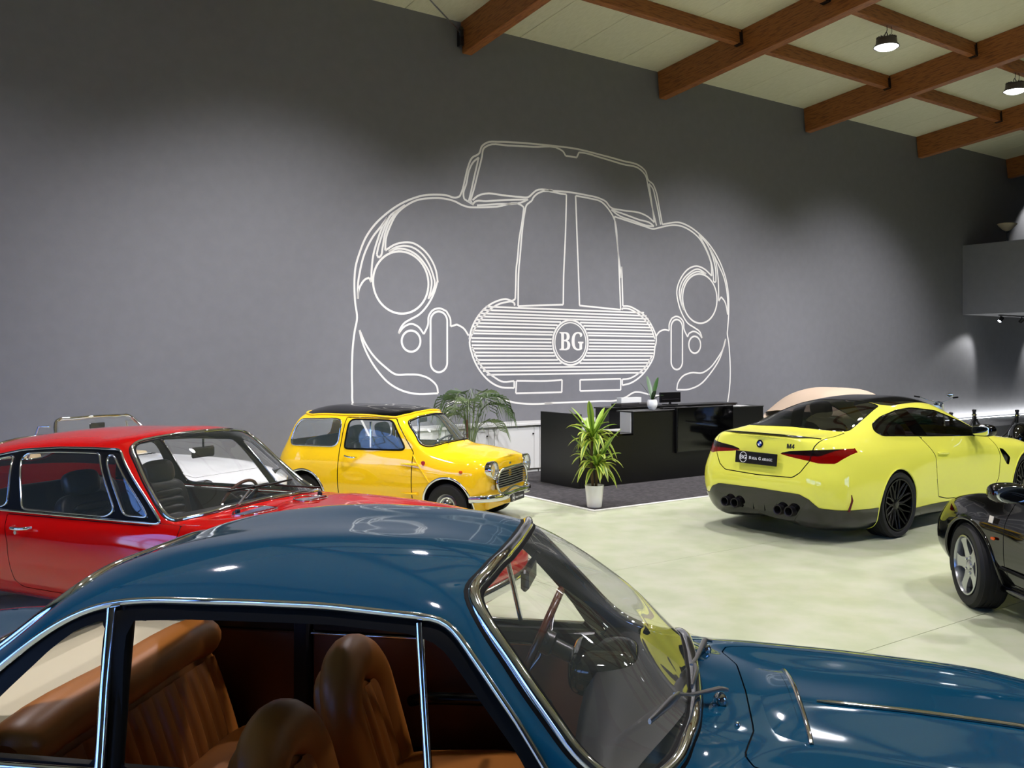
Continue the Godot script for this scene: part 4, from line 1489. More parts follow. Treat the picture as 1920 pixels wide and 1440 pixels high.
	s = seam(g, region(V2([-.1,.63, .42,.645, .50,.70, .58,.82, .60,.96, .63,1.045, .55,1.2, -.1,1.2]), "end", func(p, n): return p.x < -0.50), 0.005)
	var lid: G = s[0]
	put("joint", s[2], M["black rubber"], t)
	g = s[1]
	# tail lamps cut from both
	var lampf := region(V2([.225,.868, .36,.90, .587,.925, .76,.937, .835,.937, .845,.905, .825,.86, .78,.80, .66,.80, .568,.82, .35,.845]), "end", func(p, n): return p.x < -0.6)
	var red := glass("tail red", Color(0.55, 0.01, 0.012, 0.75))
	for part in 2:
		s = split(lid if part == 0 else g, lampf)
		if part == 0: lid = s[1]
		else: g = s[1]
		var lower := split(s[0], func(p, n): return p.y - (0.868 + maxf(0.0, absf(p.z) - 0.66) * 0.55))
		put2("tail_lamp", lower[0], red, t, "red tail lamp")
		put2("tail_lamp_top", lower[1], glass("tail smoke", Color(0.06, 0.035, 0.045, 0.7)), t, "smoked upper lens")
		put2("lamp_housing", s[0].shifted(-0.03), mat("lamp red base", Color(0.4, 0.01, 0.01), 0.3, 0.3), t)
	put("boot_lid", lid, body, t)
	# diffuser and skirts in black
	s = split(g, region(V2([-.1,.50, .50,.49, .60,.45, .68,.37, 1.0,.34, 1.0,-.1, -.1,-.1]), "end", func(p, n): return p.x < -0.33))
	put("diffuser", s[0].shifted(0.006), carbon, t, "black carbon diffuser")
	g = s[1]
	s = split(g, region(V2([.3,.265, 2.5,.255, 2.5,-.1, .3,-.1]), "side", func(p, n): return absf(p.z) > 0.5))
	put2("side_skirt", s[0].shifted(0.004), carbon, t)
	g = s[1]
	s = split(g, region(V2([2.19,.79, 2.29,.765, 2.44,.655, 2.40,.575, 2.36,.58, 2.26,.69]), "side", func(p, n): return absf(p.z) > 0.5))
	put2("side_vent", s[0].shifted(-0.015), M["gloss black"], t)
	put("body", s[1], body, t)
	# spoiler lip along the boot edge
	var sp := G.new()
	var line := []
	for k in 21:
		var z := lerpf(-0.60, 0.60, k / 20.0)
		line.append(Vector3(-0.945 + 0.10 * pow(absf(z) / 0.6, 2.5), 1.042 - 0.02 * pow(absf(z) / 0.6, 3.0), z))
	sp.tube(line, 0.02, 8, true, 0.55)
	put("spoiler", sp, carbon, t)
	# exhausts and diffuser fins
	for z in [-.50, -.37, .17, .30]:
		var e := G.new()
		e.lathe([Vector2(0.040, -0.12), Vector2(0.040, 0.0), Vector2(0.049, 0.004), Vector2(0.052, 0.0), Vector2(0.052, -0.14)], Transform3D(Basis(Vector3(0, 0, 1), Vector3(-1, 0, 0), Vector3(0, -1, 0)), Vector3(-1.10, .31, z + 0.10)), 24)
		put("exhaust_pipe", e, M["dark steel"], t)
	for z in [-.22, -.07, .07, .22]:
		var e := G.new()
		e.prism([Vector2(-1.055, .27), Vector2(-.85, .22), Vector2(-.85, .3), Vector2(-1.06, .42)], -0.008, 0.008, Transform3D(Basis(), Vector3(0, 0, z)))
		put("diffuser_fin", e, carbon, t)
	for sd in [-1.0, 1.0]:
		var e := G.new()
		e.tube([Vector3(-.80, .58, sd * .875), Vector3(-.78, .45, sd * .895), Vector3(-.80, .34, sd * .872)], 0.012, 6)
		put("reflector", e, mat("reflector red", Color(0.35, 0.02, 0.015), 0.25), t)
		# mirror
		var mi := Node3D.new()
		mi.name = "door_mirror"
		t.add_child(mi, true)
		mi.position = Vector3(1.72, 1.01, sd * 0.96)
		put("housing", pillow(Vector3(.17, .14, .24), 0.7, 0.5), M["gloss black"], mi)
		e = G.new()
		e.tube([Vector3(0.06, -.05, -sd * .1), Vector3(.10, -.09, -sd * .2)], 0.022, 8, true, 0.6)
		put("arm", e, M["gloss black"], mi)
		var gl := put("mirror_glass", pillow(Vector3(.01, .105, .19), 0.5, 0.5), mat("mirror", Color(0.9, 0.92, 0.95), 0.02, 1.0), mi)
		gl.position.x = -0.083
		# flush handle
		var h := put("door_handle", pillow(Vector3(.23, .03, .035), 0.5, 0.6), body, t)
		h.position = Vector3(.95, .80, sd * .895)
		h.rotation.z = -0.05
	# badges
	var rb := Node3D.new()
	rb.name = "roundel"
	t.add_child(rb, true)
	rb.transform = face_tf(Vector3(-1.018, .945, -0.005), Vector3(-1, 0.16, 0))
	put("ring", disc(0.041, 0.004, Transform3D(Basis(Vector3.RIGHT, PI / 2), Vector3.ZERO)), M["chrome"], rb)
	put("band", disc(0.037, 0.006, Transform3D(Basis(Vector3.RIGHT, PI / 2), Vector3.ZERO)), M["gloss black"], rb)
	for q in 4:
		var qd := G.new()
		var pp := [Vector2.ZERO]
		for k in 9: pp.append(Vector2(cos(PI / 2 * (q + k / 8.0)), sin(PI / 2 * (q + k / 8.0))) * 0.024)
		qd.prism(pp, 0.006, 0.008)
		put("quarter", qd, mat("badge blue", Color(0.05, 0.25, 0.7), 0.3) if q % 2 == 1 else M["plate white"] if M.has("plate white") else mat("plate white", Color(0.92, 0.92, 0.92), 0.5), rb)
	var bw := put("badge", text_mesh("M4", "Droid Sans", 0.045, 0.006), M["dark steel"], t, "dark M4 badge")
	bw.transform = face_tf(Vector3(-1.008, .945, .36), Vector3(-1, 0.16, 0.1))
	plate(t, face_tf(Vector3(-1.085, .80, 0), Vector3(-1, 0.12, 0)), 0.52, 0.125)
	# wheels
	var rimm := mat("rim black", Color(0.02, 0.02, 0.022), 0.25, 0.5)
	for c in [[0.0, .80], [0.0, -.80], [2.857, .79], [2.857, -.79]]:
		var w := Node3D.new()
		w.name = "wheel"
		t.add_child(w, true)
		w.transform = side_tf(c[0], 0.339, c[1])
		put("tyre", tyre_mesh(0.335, 0.262, 0.28), M["tyre"], w)
		var r := G.new()
		r.lathe([Vector2(.262, .12), Vector2(.262, .135), Vector2(.25, .135), Vector2(.243, .11), Vector2(.235, .0), Vector2(.235, -.12)], Transform3D.IDENTITY, 48)
		put("rim", r, rimm, w)
		for k in 10:
			for d in [-1.0, 1.0]:
				r = G.new()
				var an := TAU * k / 10
				r.tube([Vector3(.05, .085, 0), Vector3(.14, .10, 0.012 * d), Vector3(.245, .118, 0.055 * d)], [.016, .011, .012], 6, false)
				var sk := put("spoke", r, rimm, w)
				sk.rotation.y = an
		put("hub", disc(.065, .02, Transform3D(Basis(), Vector3(0, .075, 0)), 0.01), rimm, w)
		put("hub_cap", disc(.034, .006, Transform3D(Basis(), Vector3(0, .10, 0)), 0.003), M["gloss black"], w)
		r = G.new()
		r.lathe([Vector2(.19, .03), Vector2(.19, .0), Vector2(.06, .0)], Transform3D.IDENTITY, 32)
		r.lathe([Vector2(.19, .03), Vector2(.06, .03)], Transform3D.IDENTITY, 32)
		put("brake_disc", r, M["dark steel"], w)
	# cabin
	var inn := mat("grey leather", Color(0.13, 0.13, 0.135), 0.5)
	var f := G.new()
	f.box(Vector3(-.5, .28, -.72), Vector3(2.2, .34, .72), 0.01)
	put("cabin_floor", f, M["black matte"], t)
	f = G.new()
	f.box(Vector3(1.9, .5, -.7), Vector3(2.25, .9, .7), 0.05)
	put("dashboard", f, M["black matte"], t)
	f = G.new()
	f.box(Vector3(-.75, .85, -.62), Vector3(-.15, .93, .62), 0.02)
	put("parcel_shelf", f, inn, t)
	for z in [-.36, .36]:
		seat(t, Vector3(1.0, .5, z), inn, .52, .66, .3)
		seat(t, Vector3(.12, .5, z), inn, .52, .5, .4, false)

func steering_wheel(parent: Node, at: Vector3, r: float, tilt: float, rim: Material, spoke: Material, thick := 0.013) -> Node3D:
	var t := Node3D.new()
	t.name = "steering_wheel"
	parent.add_child(t, true)
	t.position = at
	t.rotation.z = tilt          # axis leans back towards the driver
	var g := G.new()
	var p := []
	for k in 41: p.append(Vector3(0, cos(TAU * k / 40) * r, sin(TAU * k / 40) * r))
	g.tube(p, thick, 10, false, 1.0, Vector3.RIGHT)
	put("rim", g, rim, t)
	for a in [0.5, 2.64, 4.71]:
		g = G.new()
		g.tube([Vector3(0.02, 0, 0), Vector3(0.03, sin(a) * r * 0.3, cos(a) * r * 0.3), Vector3(0, sin(a) * r, cos(a) * r)], 0.012, 6, false, 0.4, Vector3.RIGHT)
		put("spoke", g, spoke, t)
	g = G.new()
	g.lathe([Vector2(0.045, 0.0), Vector2(0.045, 0.05), Vector2(0.03, 0.06), Vector2(0.028, 0.45)], Transform3D(Basis(Vector3(0, 1, 0), Vector3(1, 0, 0), Vector3(0, 0, -1)), Vector3.ZERO), 16)
	put("column", g, M["black plastic"], t)
	return t

func headlamp(parent: Node, at: Vector3, out: Vector3, r: float, ring: Material) -> Node3D:
	var t := Node3D.new()
	t.name = "headlamp"
	parent.add_child(t, true)
	t.transform = face_tf(at, out)
	var tf := Transform3D(Basis(Vector3.RIGHT, PI / 2), Vector3.ZERO)
	var g := G.new()
	g.lathe([Vector2(r * 1.0, -0.09), Vector2(r * 1.08, -0.02), Vector2(r * 1.1, 0.0), Vector2(r * 1.06, 0.018), Vector2(r * 0.97, 0.02), Vector2(r * 0.95, 0.008)], tf, 36)
	put("rim", g, ring, t)
	g = G.new()
	g.lathe([Vector2(r * 0.95, 0.0), Vector2(r * 0.75, -0.03), Vector2(r * 0.4, -0.055), Vector2(0.02, -0.06)], tf, 36)
	put("reflector", g, M["chrome"], t)
	g = G.new()
	g.lathe([Vector2(r * 0.96, 0.008), Vector2(r * 0.7, 0.026), Vector2(r * 0.4, 0.036), Vector2(0.0005, 0.039)], tf, 36)
	put("lens", g, glass("lamp lens", Color(0.9, 0.93, 0.95, 0.18)), t)
	put("bulb", disc(0.018, 0.03, Transform3D(tf.basis, Vector3(0, 0, -0.05)), 0.01), mat("bulb", Color(0.85, 0.85, 0.8), 0.2), t)
	return t

func yellow_mini() -> void:
	var t := car_root("small_car", "small classic yellow two-door car with black roof and round headlamps", -0.475, -10.71, 0.421, 0.972)
	var body := paint("mini yellow", Color(0.97, 0.78, 0.11))
	var net := [
		V3([-2.38,.25,0, -2.40,.26,.50, -2.48,.40,.56, -2.50,.55,.57, -2.48,.72,.55, -2.42,.88,.51, -2.27,1.19,.43, -2.25,1.245,.28, -2.25,1.26,0]),
		V3([-2.3,.2,0, -2.3,.22,.60, -2.36,.40,.655, -2.38,.55,.665, -2.37,.72,.65, -2.33,.87,.615, -2.20,1.215,.51, -2.16,1.30,.32, -2.14,1.32,0]),
		V3([-2.0,.18,0, -2.0,.2,.62, -2.0,.40,.675, -2.0,.55,.685, -2.0,.72,.672, -2.0,.87,.64, -2.0,1.250,.535, -2.0,1.34,.33, -2.0,1.36,0]),
		V3([-1.5,.18,0, -1.5,.2,.62, -1.5,.38,.675, -1.5,.55,.69, -1.5,.72,.678, -1.5,.87,.645, -1.5,1.270,.535, -1.5,1.36,.33, -1.5,1.38,0]),
		V3([-1.0,.18,0, -1.0,.2,.62, -1.0,.38,.675, -1.0,.55,.69, -1.0,.72,.678, -1.0,.87,.645, -1.0,1.270,.53, -1.0,1.355,.33, -1.0,1.378,0]),
		V3([-.8,.18,0, -.8,.2,.62, -.8,.38,.675, -.8,.55,.69, -.8,.72,.678, -.64,.87,.64, -.72,1.235,.52, -.65,1.305,.32, -.60,1.328,0]),
		V3([-.5,.18,0, -.5,.2,.62, -.5,.38,.68, -.5,.55,.69, -.5,.72,.675, -.43,.865,.635, -.53,1.06,.575, -.42,1.11,.35, -.37,1.13,0]),
		V3([-.25,.18,0, -.25,.2,.62, -.25,.40,.68, -.25,.55,.69, -.25,.71,.67, -.28,.835,.625, -.37,.89,.585, -.22,.93,.35, -.16,.94,0]),
		V3([.1,.18,0, .1,.2,.6, .1,.40,.68, .1,.55,.685, .1,.69,.66, .1,.785,.60, .1,.84,.50, .1,.885,.28, .1,.90,0]),
		V3([.32,.2,0, .32,.22,.58, .32,.40,.665, .32,.55,.67, .32,.69,.65, .32,.785,.585, .32,.82,.47, .32,.84,.26, .32,.855,0]),
		V3([.42,.24,0, .40,.26,.50, .44,.40,.58, .46,.55,.58, .46,.68,.57, .46,.755,.52, .455,.79,.41, .46,.805,.22, .465,.815,0])]
	var g := shell(capped(net, -0.03, 0.05), 9, 9, 2)
	for c in [0.0, -2.036]:
		var a := split(g, wheel_arch(c, 0.27, 0.315, 0.45))
		g = a[1]
		put2("arch_lip", mouldings(a[2], 0.03, 0.012), M["chrome"] , t)
		put2("wheel_well", wheel_well(c, 0.27, 0.32, 0.42, 0.66), M["black matte"], t)
	var pane := glass("car pane", Color(0.75, 0.85, 0.82, 0.06))
	var s := split(g, region(V2([-2.22,-.1, -2.20,.3, -2.13,.475, -2.0,.53, -1.5,.535, -.95,.533, -.76,.515, -.66,.38, -.61,.2, -.59,-.1]), "top", func(p, n): return p.y > 1.1))
	put("roof", s[0], paint("mini black", Color(0.012, 0.012, 0.012)), t, "black roof")
	put("gutter", mouldings(s[2], 0.03, 0.02), body, t)
	g = s[1]
	var sides := func(p, n): return absf(p.z) > 0.5 and p.y > 0.8
	s = split(g, region(V2([-2.26,.92, -2.20,1.13, -2.13,1.205, -1.57,1.225, -1.51,1.19, -1.53,.93, -1.58,.885, -2.22,.88]), "side", sides))
	put2("side_window", s[0], pane, t)
	put2("window_trim", mouldings(s[2], 0.025, 0.012), M["chrome"], t)
	g = s[1]
	s = split(g, region(V2([-1.44,.865, -1.40,1.20, -1.36,1.225, -.83,1.225, -.78,1.20, -.56,.88]), "side", sides))
	put2("side_window", s[0], pane, t)
	put2("window_trim", mouldings(s[2], 0.022, 0.012), M["black rubber"], t)
	g = s[1]
	for z in [-.60, .60]:
		var bar := G.new()
		bar.box(Vector3(-1.105, .865, z - 0.012), Vector3(-1.08, 1.20, z + 0.012), 0.003, Transform3D(Basis(Vector3.RIGHT, -signf(z) * 0.30), Vector3(0, .03 * 0, 0)) if false else Transform3D.IDENTITY)
		var bo := put("glass_divider", bar, M["chrome"], t)
		bo.rotation.x = 0.0
		bo.position.z = -signf(z) * 0.02
	s = split(g, region(V2([-.1,.965, .3,.952, .50,.918, .55,.95, .51,1.16, .475,1.215, .3,1.262, -.1,1.285]), "end", func(p, n): return p.x > -0.95 and p.y > 0.85))
	put("windscreen", s[0], pane, t)
	put("screen_seal", mouldings(s[2], 0.034, 0.012), M["black rubber"], t)
	put("screen_trim", mouldings(s[2], 0.012, 0.016), M["chrome"], t)
	g = s[1]
	s = split(g, region(V2([-.1,.92, .36,.92, .42,.96, .36,1.16, .3,1.19, -.1,1.2]), "end", func(p, n): return p.x < -2.0 and p.y > 0.85))
	put("rear_window", s[0], pane, t)
	g = s[1]
	s = seam(g, region(V2([-.46,.30, -.46,.86, -.76,1.245, -1.45,1.245, -1.50,.86, -1.51,.30]), "side", func(p, n): return absf(p.z) > 0.45), 0.006)
	put2("door", s[0], body, t)
	put2("joint", s[2], M["black rubber"], t)
	g = s[1]
	put("body", g, body, t)
	# welded seam strip running down the front wing
	for sd in [-1.0, 1.0]:
		var st := G.new()
		st.tube([Vector3(-.46, .83, sd * .655), Vector3(-.36, .70, sd * .683), Vector3(-.22, .525, sd * .697)], 0.007, 6)
		put("wing_seam", st, body, t)
		for h in [[-.60, -.38, .72], [-.60, -.38, .375]]:
			st = G.new()
			st.tube([Vector3(h[0], h[2], sd * .69), Vector3(h[1], h[2], sd * .695)], [0.006, 0.018], 8)
			put("hinge", st, body, t)
		st = G.new()
		st.tube(bez([Vector3(-1.40, .785, sd * .685), Vector3(-1.38, .785, sd * .72), Vector3(-1.24, .77, sd * .72), Vector3(-1.235, .77, sd * .685)]), 0.011, 8)
		put("door_handle", st, M["chrome"], t)
		put("indicator_or_reflection", disc(0.02, 0.012, side_tf(.19, .66, sd * .672), 0.008), mat("amber", Color(0.8, 0.3, 0.03), 0.2), t)
		headlamp(t, Vector3(.515, .675, sd * .475), Vector3(1, 0.05, 0), 0.1, M["chrome"])
		put("side_lamp", disc(0.032, 0.02, Transform3D(Basis(Vector3(0, 0, 1), Vector3(1, 0, 0), Vector3(0, 1, 0)), Vector3(.485, .475, sd * .455)), 0.012), M["lamp lens"], t)
		var sh := G.new()
		sh.prism([Vector2(0, .0), Vector2(.026, .026), Vector2(.026, .05), Vector2(0, .06), Vector2(-.026, .05), Vector2(-.026, .026)], 0, 0.004)
		var so := put("shield_badge", sh, mat("shield", Color(0.62, 0.07, 0.12), 0.4), t)
		so.transform = face_tf(Vector3(-.30, .71, sd * .688), Vector3(0, 0.05, sd))
	# grille
	var gf := G.new()
	gf.tube(bez(V3([.545,.655,-.34, .55,.675,-.15, .555,.68,0, .55,.675,.15, .545,.655,.34, .54,.60,.40, .54,.50,.43, .545,.435,.40, .55,.43,0, .545,.435,-.40, .54,.50,-.43, .54,.60,-.40]), 5, true) + [Vector3(.545, .655, -.34)], 0.016, 8, false)
	put("grille_frame", gf, M["chrome"], t)
	gf = G.new()
	gf.box(Vector3(.495, .44, -.39), Vector3(.51, .665, .39), 0.004)
	put("grille_back", gf, M["black matte"], t)
	for k in 8:
		gf = G.new()
		var y := .455 + k * 0.0275
		var hw := .405 - absf(y - .52) * 0.35
		gf.tube([Vector3(.528, y, -hw), Vector3(.54, y, 0), Vector3(.528, y, hw)], 0.0085, 6, false, 0.8)
		put("grille_bar", gf, M["satin steel"], t)
	put("bonnet_badge", pillow(Vector3(.02, .03, .07), 0.7, 0.7), M["chrome"], t).position = Vector3(.505, .715, 0)
	# bumpers
	for e in [[.55, .36, 1.0], [-2.56, .40, -1.0]]:
		gf = G.new()
		gf.tube(bez([Vector3(e[0] - e[2] * .26, e[1] - .01, -.66), Vector3(e[0] - e[2] * .10, e[1], -.63), Vector3(e[0], e[1], -.50), Vector3(e[0] + e[2] * .025, e[1], 0), Vector3(e[0], e[1], .50), Vector3(e[0] - e[2] * .10, e[1], .63), Vector3(e[0] - e[2] * .26, e[1] - .01, .66)], 6), 0.02, 10, true, 2.1)
		put("bumper", gf, M["chrome"], t)
	gf = G.new()
	gf.box(Vector3(.42, .22, -.52), Vector3(.47, .34, .52), 0.01)
	put("front_valance", gf, body, t)
	plate(t, face_tf(Vector3(.60, .315, .0), Vector3(1, 0, 0)), 0.40, 0.09)
	# wipers
	for z in [.30, -.12]:
		gf = G.new()
		gf.tube([Vector3(-.17, .95, z), Vector3(-.235, 1.005, z - 0.12), Vector3(-.28, 1.02, z - 0.32)], 0.006, 5)
		put("wiper", gf, M["dark steel"], t)
	# wheels
	for c in [[0.0, .60], [0.0, -.60], [-2.036, .585], [-2.036, -.585]]:
		var w := Node3D.new()
		w.name = "wheel"
		t.add_child(w, true)
		w.transform = side_tf(c[0], 0.256, c[1])
		put("tyre", tyre_mesh(0.252, 0.135, 0.15), M["tyre"], w)
		var r := G.new()
		r.lathe([Vector2(.14, .06), Vector2(.137, .072), Vector2(.128, .066), Vector2(.12, .045), Vector2(.10, .035)], Transform3D.IDENTITY, 40)
		put("rim", r, M["satin steel"], w)
		r = G.new()
		r.lathe([Vector2(.105, .035), Vector2(.10, .055), Vector2(.088, .05), Vector2(.075, .06), Vector2(.055, .08), Vector2(.03, .088), Vector2(.0005, .09)], Transform3D.IDENTITY, 40)
		put("hub_cap", r, M["chrome"], w)
	# cabin
	var dark := mat("dark vinyl", Color(0.03, 0.03, 0.032), 0.5)
	gf = G.new()
	gf.box(Vector3(-2.2, .24, -.6), Vector3(-.3, .30, .6), 0.01)
	put("cabin_floor", gf, M["black matte"], t)
	gf = G.new()
	gf.box(Vector3(-.52, .76, -.58), Vector3(-.30, .87, .58), 0.03)
	put("dashboard", gf, M["black matte"], t)
	for z in [-.30, .30]: seat(t, Vector3(-1.12, .46, z), dark, .46, .5, .25, true)
	var rs := put("rear_seat", pillow(Vector3(.2, .6, 1.1), 0.35, 0.3), dark, t)
	rs.position = Vector3(-2.0, .68, 0)
	rs.rotation.z = 0.25
	steering_wheel(t, Vector3(-.62, .86, -.30), 0.19, -0.85, M["black plastic"], M["black plastic"])
	gf = G.new()
	gf.box(Vector3(-.02, -.03, -.09), Vector3(0, .03, .09), 0.008)
	var rm := put("rear_view_mirror", gf, M["black plastic"], t)
	rm.position = Vector3(-.68, 1.20, 0)

func black_sports_car() -> void:
	var t := car_root("black_sports_car", "black sports car with silver five-spoke wheels at the right edge", 4.38, -6.95, -1.588)
	var body := paint("piano black", Color(0.012, 0.011, 0.012))
	var net := [
		V3([-3.05,.3,0, -3.05,.33,.5, -3.1,.45,.64, -3.12,.55,.68, -3.1,.65,.66, -3.08,.72,.59, -3.06,.76,.5, -3.06,.79,.3, -3.06,.8,0]),
		V3([-2.7,.2,0, -2.7,.22,.75, -2.7,.4,.855, -2.7,.55,.87, -2.7,.70,.845, -2.7,.82,.74, -2.7,.90,.55, -2.7,.95,.33, -2.7,.97,0]),
		V3([-2.2,.2,0, -2.2,.22,.76, -2.2,.4,.86, -2.2,.55,.87, -2.2,.71,.84, -2.2,.87,.74, -2.2,1.04,.56, -2.2,1.11,.34, -2.2,1.14,0]),
		V3([-1.6,.2,0, -1.6,.22,.74, -1.6,.38,.83, -1.6,.55,.845, -1.6,.72,.82, -1.6,.88,.745, -1.6,1.18,.54, -1.6,1.26,.32, -1.6,1.285,0]),
		V3([-1.0,.2,0, -1.0,.22,.74, -1.0,.36,.81, -1.0,.55,.83, -1.0,.72,.815, -1.0,.885,.745, -1.0,1.21,.53, -1.0,1.28,.32, -1.0,1.30,0]),
		V3([-.65,.2,0, -.65,.22,.74, -.65,.36,.81, -.65,.55,.83, -.65,.72,.815, -.5,.885,.74, -.72,1.18,.53, -.66,1.255,.32, -.63,1.275,0]),
		V3([-.4,.2,0, -.4,.22,.75, -.4,.36,.82, -.4,.55,.84, -.4,.72,.83, -.33,.88,.74, -.42,1.03,.62, -.33,1.08,.38, -.29,1.10,0]),
		V3([-.15,.2,0, -.15,.22,.76, -.15,.38,.845, -.15,.55,.86, -.15,.74,.845, -.13,.86,.76, -.12,.885,.68, -.02,.865,.38, .02,.87,0]),
		V3([.2,.2,0, .2,.22,.76, .2,.38,.85, .2,.54,.865, .2,.71,.85, .2,.82,.78, .2,.85,.66, .2,.76,.38, .2,.75,0]),
		V3([.5,.2,0, .5,.22,.70, .5,.36,.80, .5,.5,.82, .5,.65,.80, .5,.745,.73, .5,.765,.61, .5,.65,.35, .5,.64,0]),
		V3([.76,.22,0, .72,.24,.58, .76,.36,.68, .76,.47,.70, .74,.57,.68, .72,.62,.61, .71,.62,.5, .73,.55,.3, .75,.54,0]),
		V3([.87,.28,0, .83,.30,.40, .87,.38,.48, .88,.44,.5, .87,.49,.48, .86,.51,.43, .86,.515,.36, .86,.50,.2, .86,.49,0])]
	var g := shell(capped(net, -0.03, 0.03), 9, 9, 2)
	for c in [0.0, -2.272]:
		var a := split(g, wheel_arch(c, 0.325, 0.36, 0.5))
		g = a[1]
		put2("arch_lip", mouldings(a[2], 0.025, 0.014), body, t)
		put2("wheel_well", wheel_well(c, 0.325, 0.365, 0.5, 0.81), M["black matte"], t)
	var s := split(g, region(V2([-2.15,.93, -1.9,1.06, -1.6,1.15, -1.2,1.18, -.80,1.16, -.45,.925]), "side", func(p, n): return absf(p.z) > 0.5 and p.y > 0.85))
	g = s[1]
	put2("side_window", s[0], M["tinted pane"], t)
	put2("window_trim", mouldings(s[2], 0.02, 0.008), M["black rubber"], t)
	s = split(g, region(V2([-.66,-.1, -.69,.40, -.66,.48, -.36,.60, -.17,.64, -.06,.4, -.02,-.1]), "top", func(p, n): return p.y > 0.87))
	g = s[1]
	put("windscreen", s[0], M["tinted pane"], t)
	s = split(g, region(V2([-1.75,-.1, -1.76,.42, -1.85,.48, -2.35,.44, -2.45,-.1]), "top", func(p, n): return p.y > 0.9))
	g = s[1]
	put("rear_window", s[0], M["tinted pane"], t)
	s = seam(g, region(V2([-.46,.90, -.46,.42, -.50,.30, -1.55,.28, -1.60,.5, -1.62,.90]), "side", func(p, n): return absf(p.z) > 0.6), 0.004)
	put2("door", s[0], body, t)
	put2("joint", s[2], M["black matte"], t)
	g = s[1]
	s = seam(g, region(V2([-.05,-.1, -.06,.40, .2,.42, .62,.36, .66,-.1]), "top", func(p, n): return p.y > 0.45), 0.003)
	put("bonnet", s[0], body, t)
	put("joint", s[2], M["black matte"], t)
	put("body", s[1], body, t)
	for sd in [-1.0, 1.0]:
		# sill rubbing strip, painted amber reflection, mirror
		var f := G.new()
		f.tube([Vector3(-.42, .40, sd * .835), Vector3(-1.0, .39, sd * .825), Vector3(-1.7, .39, sd * .845)], 0.012, 6)
		put("rubbing_strip", f, M["black rubber"], t)
		f = G.new()
		f.tube([Vector3(-.35, .235, sd * .77), Vector3(-1.85, .235, sd * .765)], 0.03, 8)
		put("sill", f, body, t)
		put("indicator_or_reflection", pillow(Vector3(.05, .022, .016), 0.6, 0.6), M["amber"], t).position = Vector3(-.36, .60, sd * .858)  # an orange reflection on the wing, put in as a small amber piece
		var em := G.new()
		em.box(Vector3(-.028, -.026, 0), Vector3(.028, .026, .004), 0.004)
		var eo := put("wing_emblem", em, mat("enamel cream", Color(0.85, 0.82, 0.75), 0.35), t)
		eo.transform = face_tf(Vector3(-.33, .735, sd * .852), Vector3(0, .25, sd))
		headlamp(t, Vector3(.60, .64, sd * .62), Vector3(1, .55, sd * .15), 0.10, body)
		var mi := Node3D.new()
		mi.name = "door_mirror"
		t.add_child(mi, true)
		mi.position = Vector3(-.70, .985, sd * .945)
		mi.rotation.y = sd * 0.12
		put("housing", pillow(Vector3(.18, .145, .26), 0.75, 0.7), body, mi)
		put("mirror_glass", pillow(Vector3(.012, .118, .215), 0.9, 0.9), mat("mirror", Color(0.9, 0.92, 0.95), 0.02, 1.0), mi).position.x = -0.084
		f = G.new()
		f.tube([Vector3(.03, -.05, -sd * .06), Vector3(.05, -.10, -sd * .18)], 0.025, 8, true, 0.6)
		put("arm", f, body, mi)
	var silver := mat("alloy silver", Color(0.72, 0.73, 0.74), 0.25, 0.9)
	for c in [[0.0, .765], [0.0, -.765], [-2.272, .77], [-2.272, -.77]]:
		var w := Node3D.new()
		w.name = "wheel"
		t.add_child(w, true)
		w.transform = side_tf(c[0], 0.322, c[1])
		if c[0] == 0.0: w.basis = Basis(Vector3.UP, -0.13) * w.basis
		put("tyre", tyre_mesh(0.318, 0.225, 0.215), M["tyre"], w)
		var r := G.new()
		r.lathe([Vector2(.225, .088), Vector2(.228, .104), Vector2(.217, .107), Vector2(.208, .09), Vector2(.20, .03), Vector2(.20, -.09)], Transform3D.IDENTITY, 48)
		put("rim", r, silver, w)
		for k in 5:
			r = G.new()
			r.prism([Vector2(.0, -.045), Vector2(.06, -.05), Vector2(.12, -.038), Vector2(.17, -.042), Vector2(.208, -.062), Vector2(.208, .062), Vector2(.17, .042), Vector2(.12, .038), Vector2(.06, .05), Vector2(.0, .045)], -.012, .012, Transform3D(Basis(Vector3(1, 0.12, 0).normalized(), Vector3(0, 0, 1), Vector3(0.12, -1, 0).normalized()), Vector3(0, .055, 0)))
			var sp := put("spoke", r, silver, w)
			sp.rotation.y = TAU * k / 5
			put("wheel_bolt", disc(.012, .02, Transform3D(Basis(), Vector3(cos(TAU * (k + .5) / 5) * .062, .062, sin(TAU * (k + .5) / 5) * .062)), .004), M["chrome"], w)
		put("hub_cap", disc(.036, .02, Transform3D(Basis(), Vector3(0, .06, 0)), .006), silver, w)
		r = G.new()
		r.lathe([Vector2(.16, .02), Vector2(.05, .02)], Transform3D.IDENTITY, 32)
		r.lathe([Vector2(.16, .02), Vector2(.16, -.01)], Transform3D.IDENTITY, 32)
		put("brake_disc", r, M["dark steel"], w)
	var f2 := G.new()
	f2.box(Vector3(-2.0, .26, -.68), Vector3(-.2, .3, .68), 0.01)
	put("cabin_floor", f2, M["black matte"], t)
	for z in [-.36, .36]: seat(t, Vector3(-1.15, .42, z), M["black leather"], .5, .6, .3)

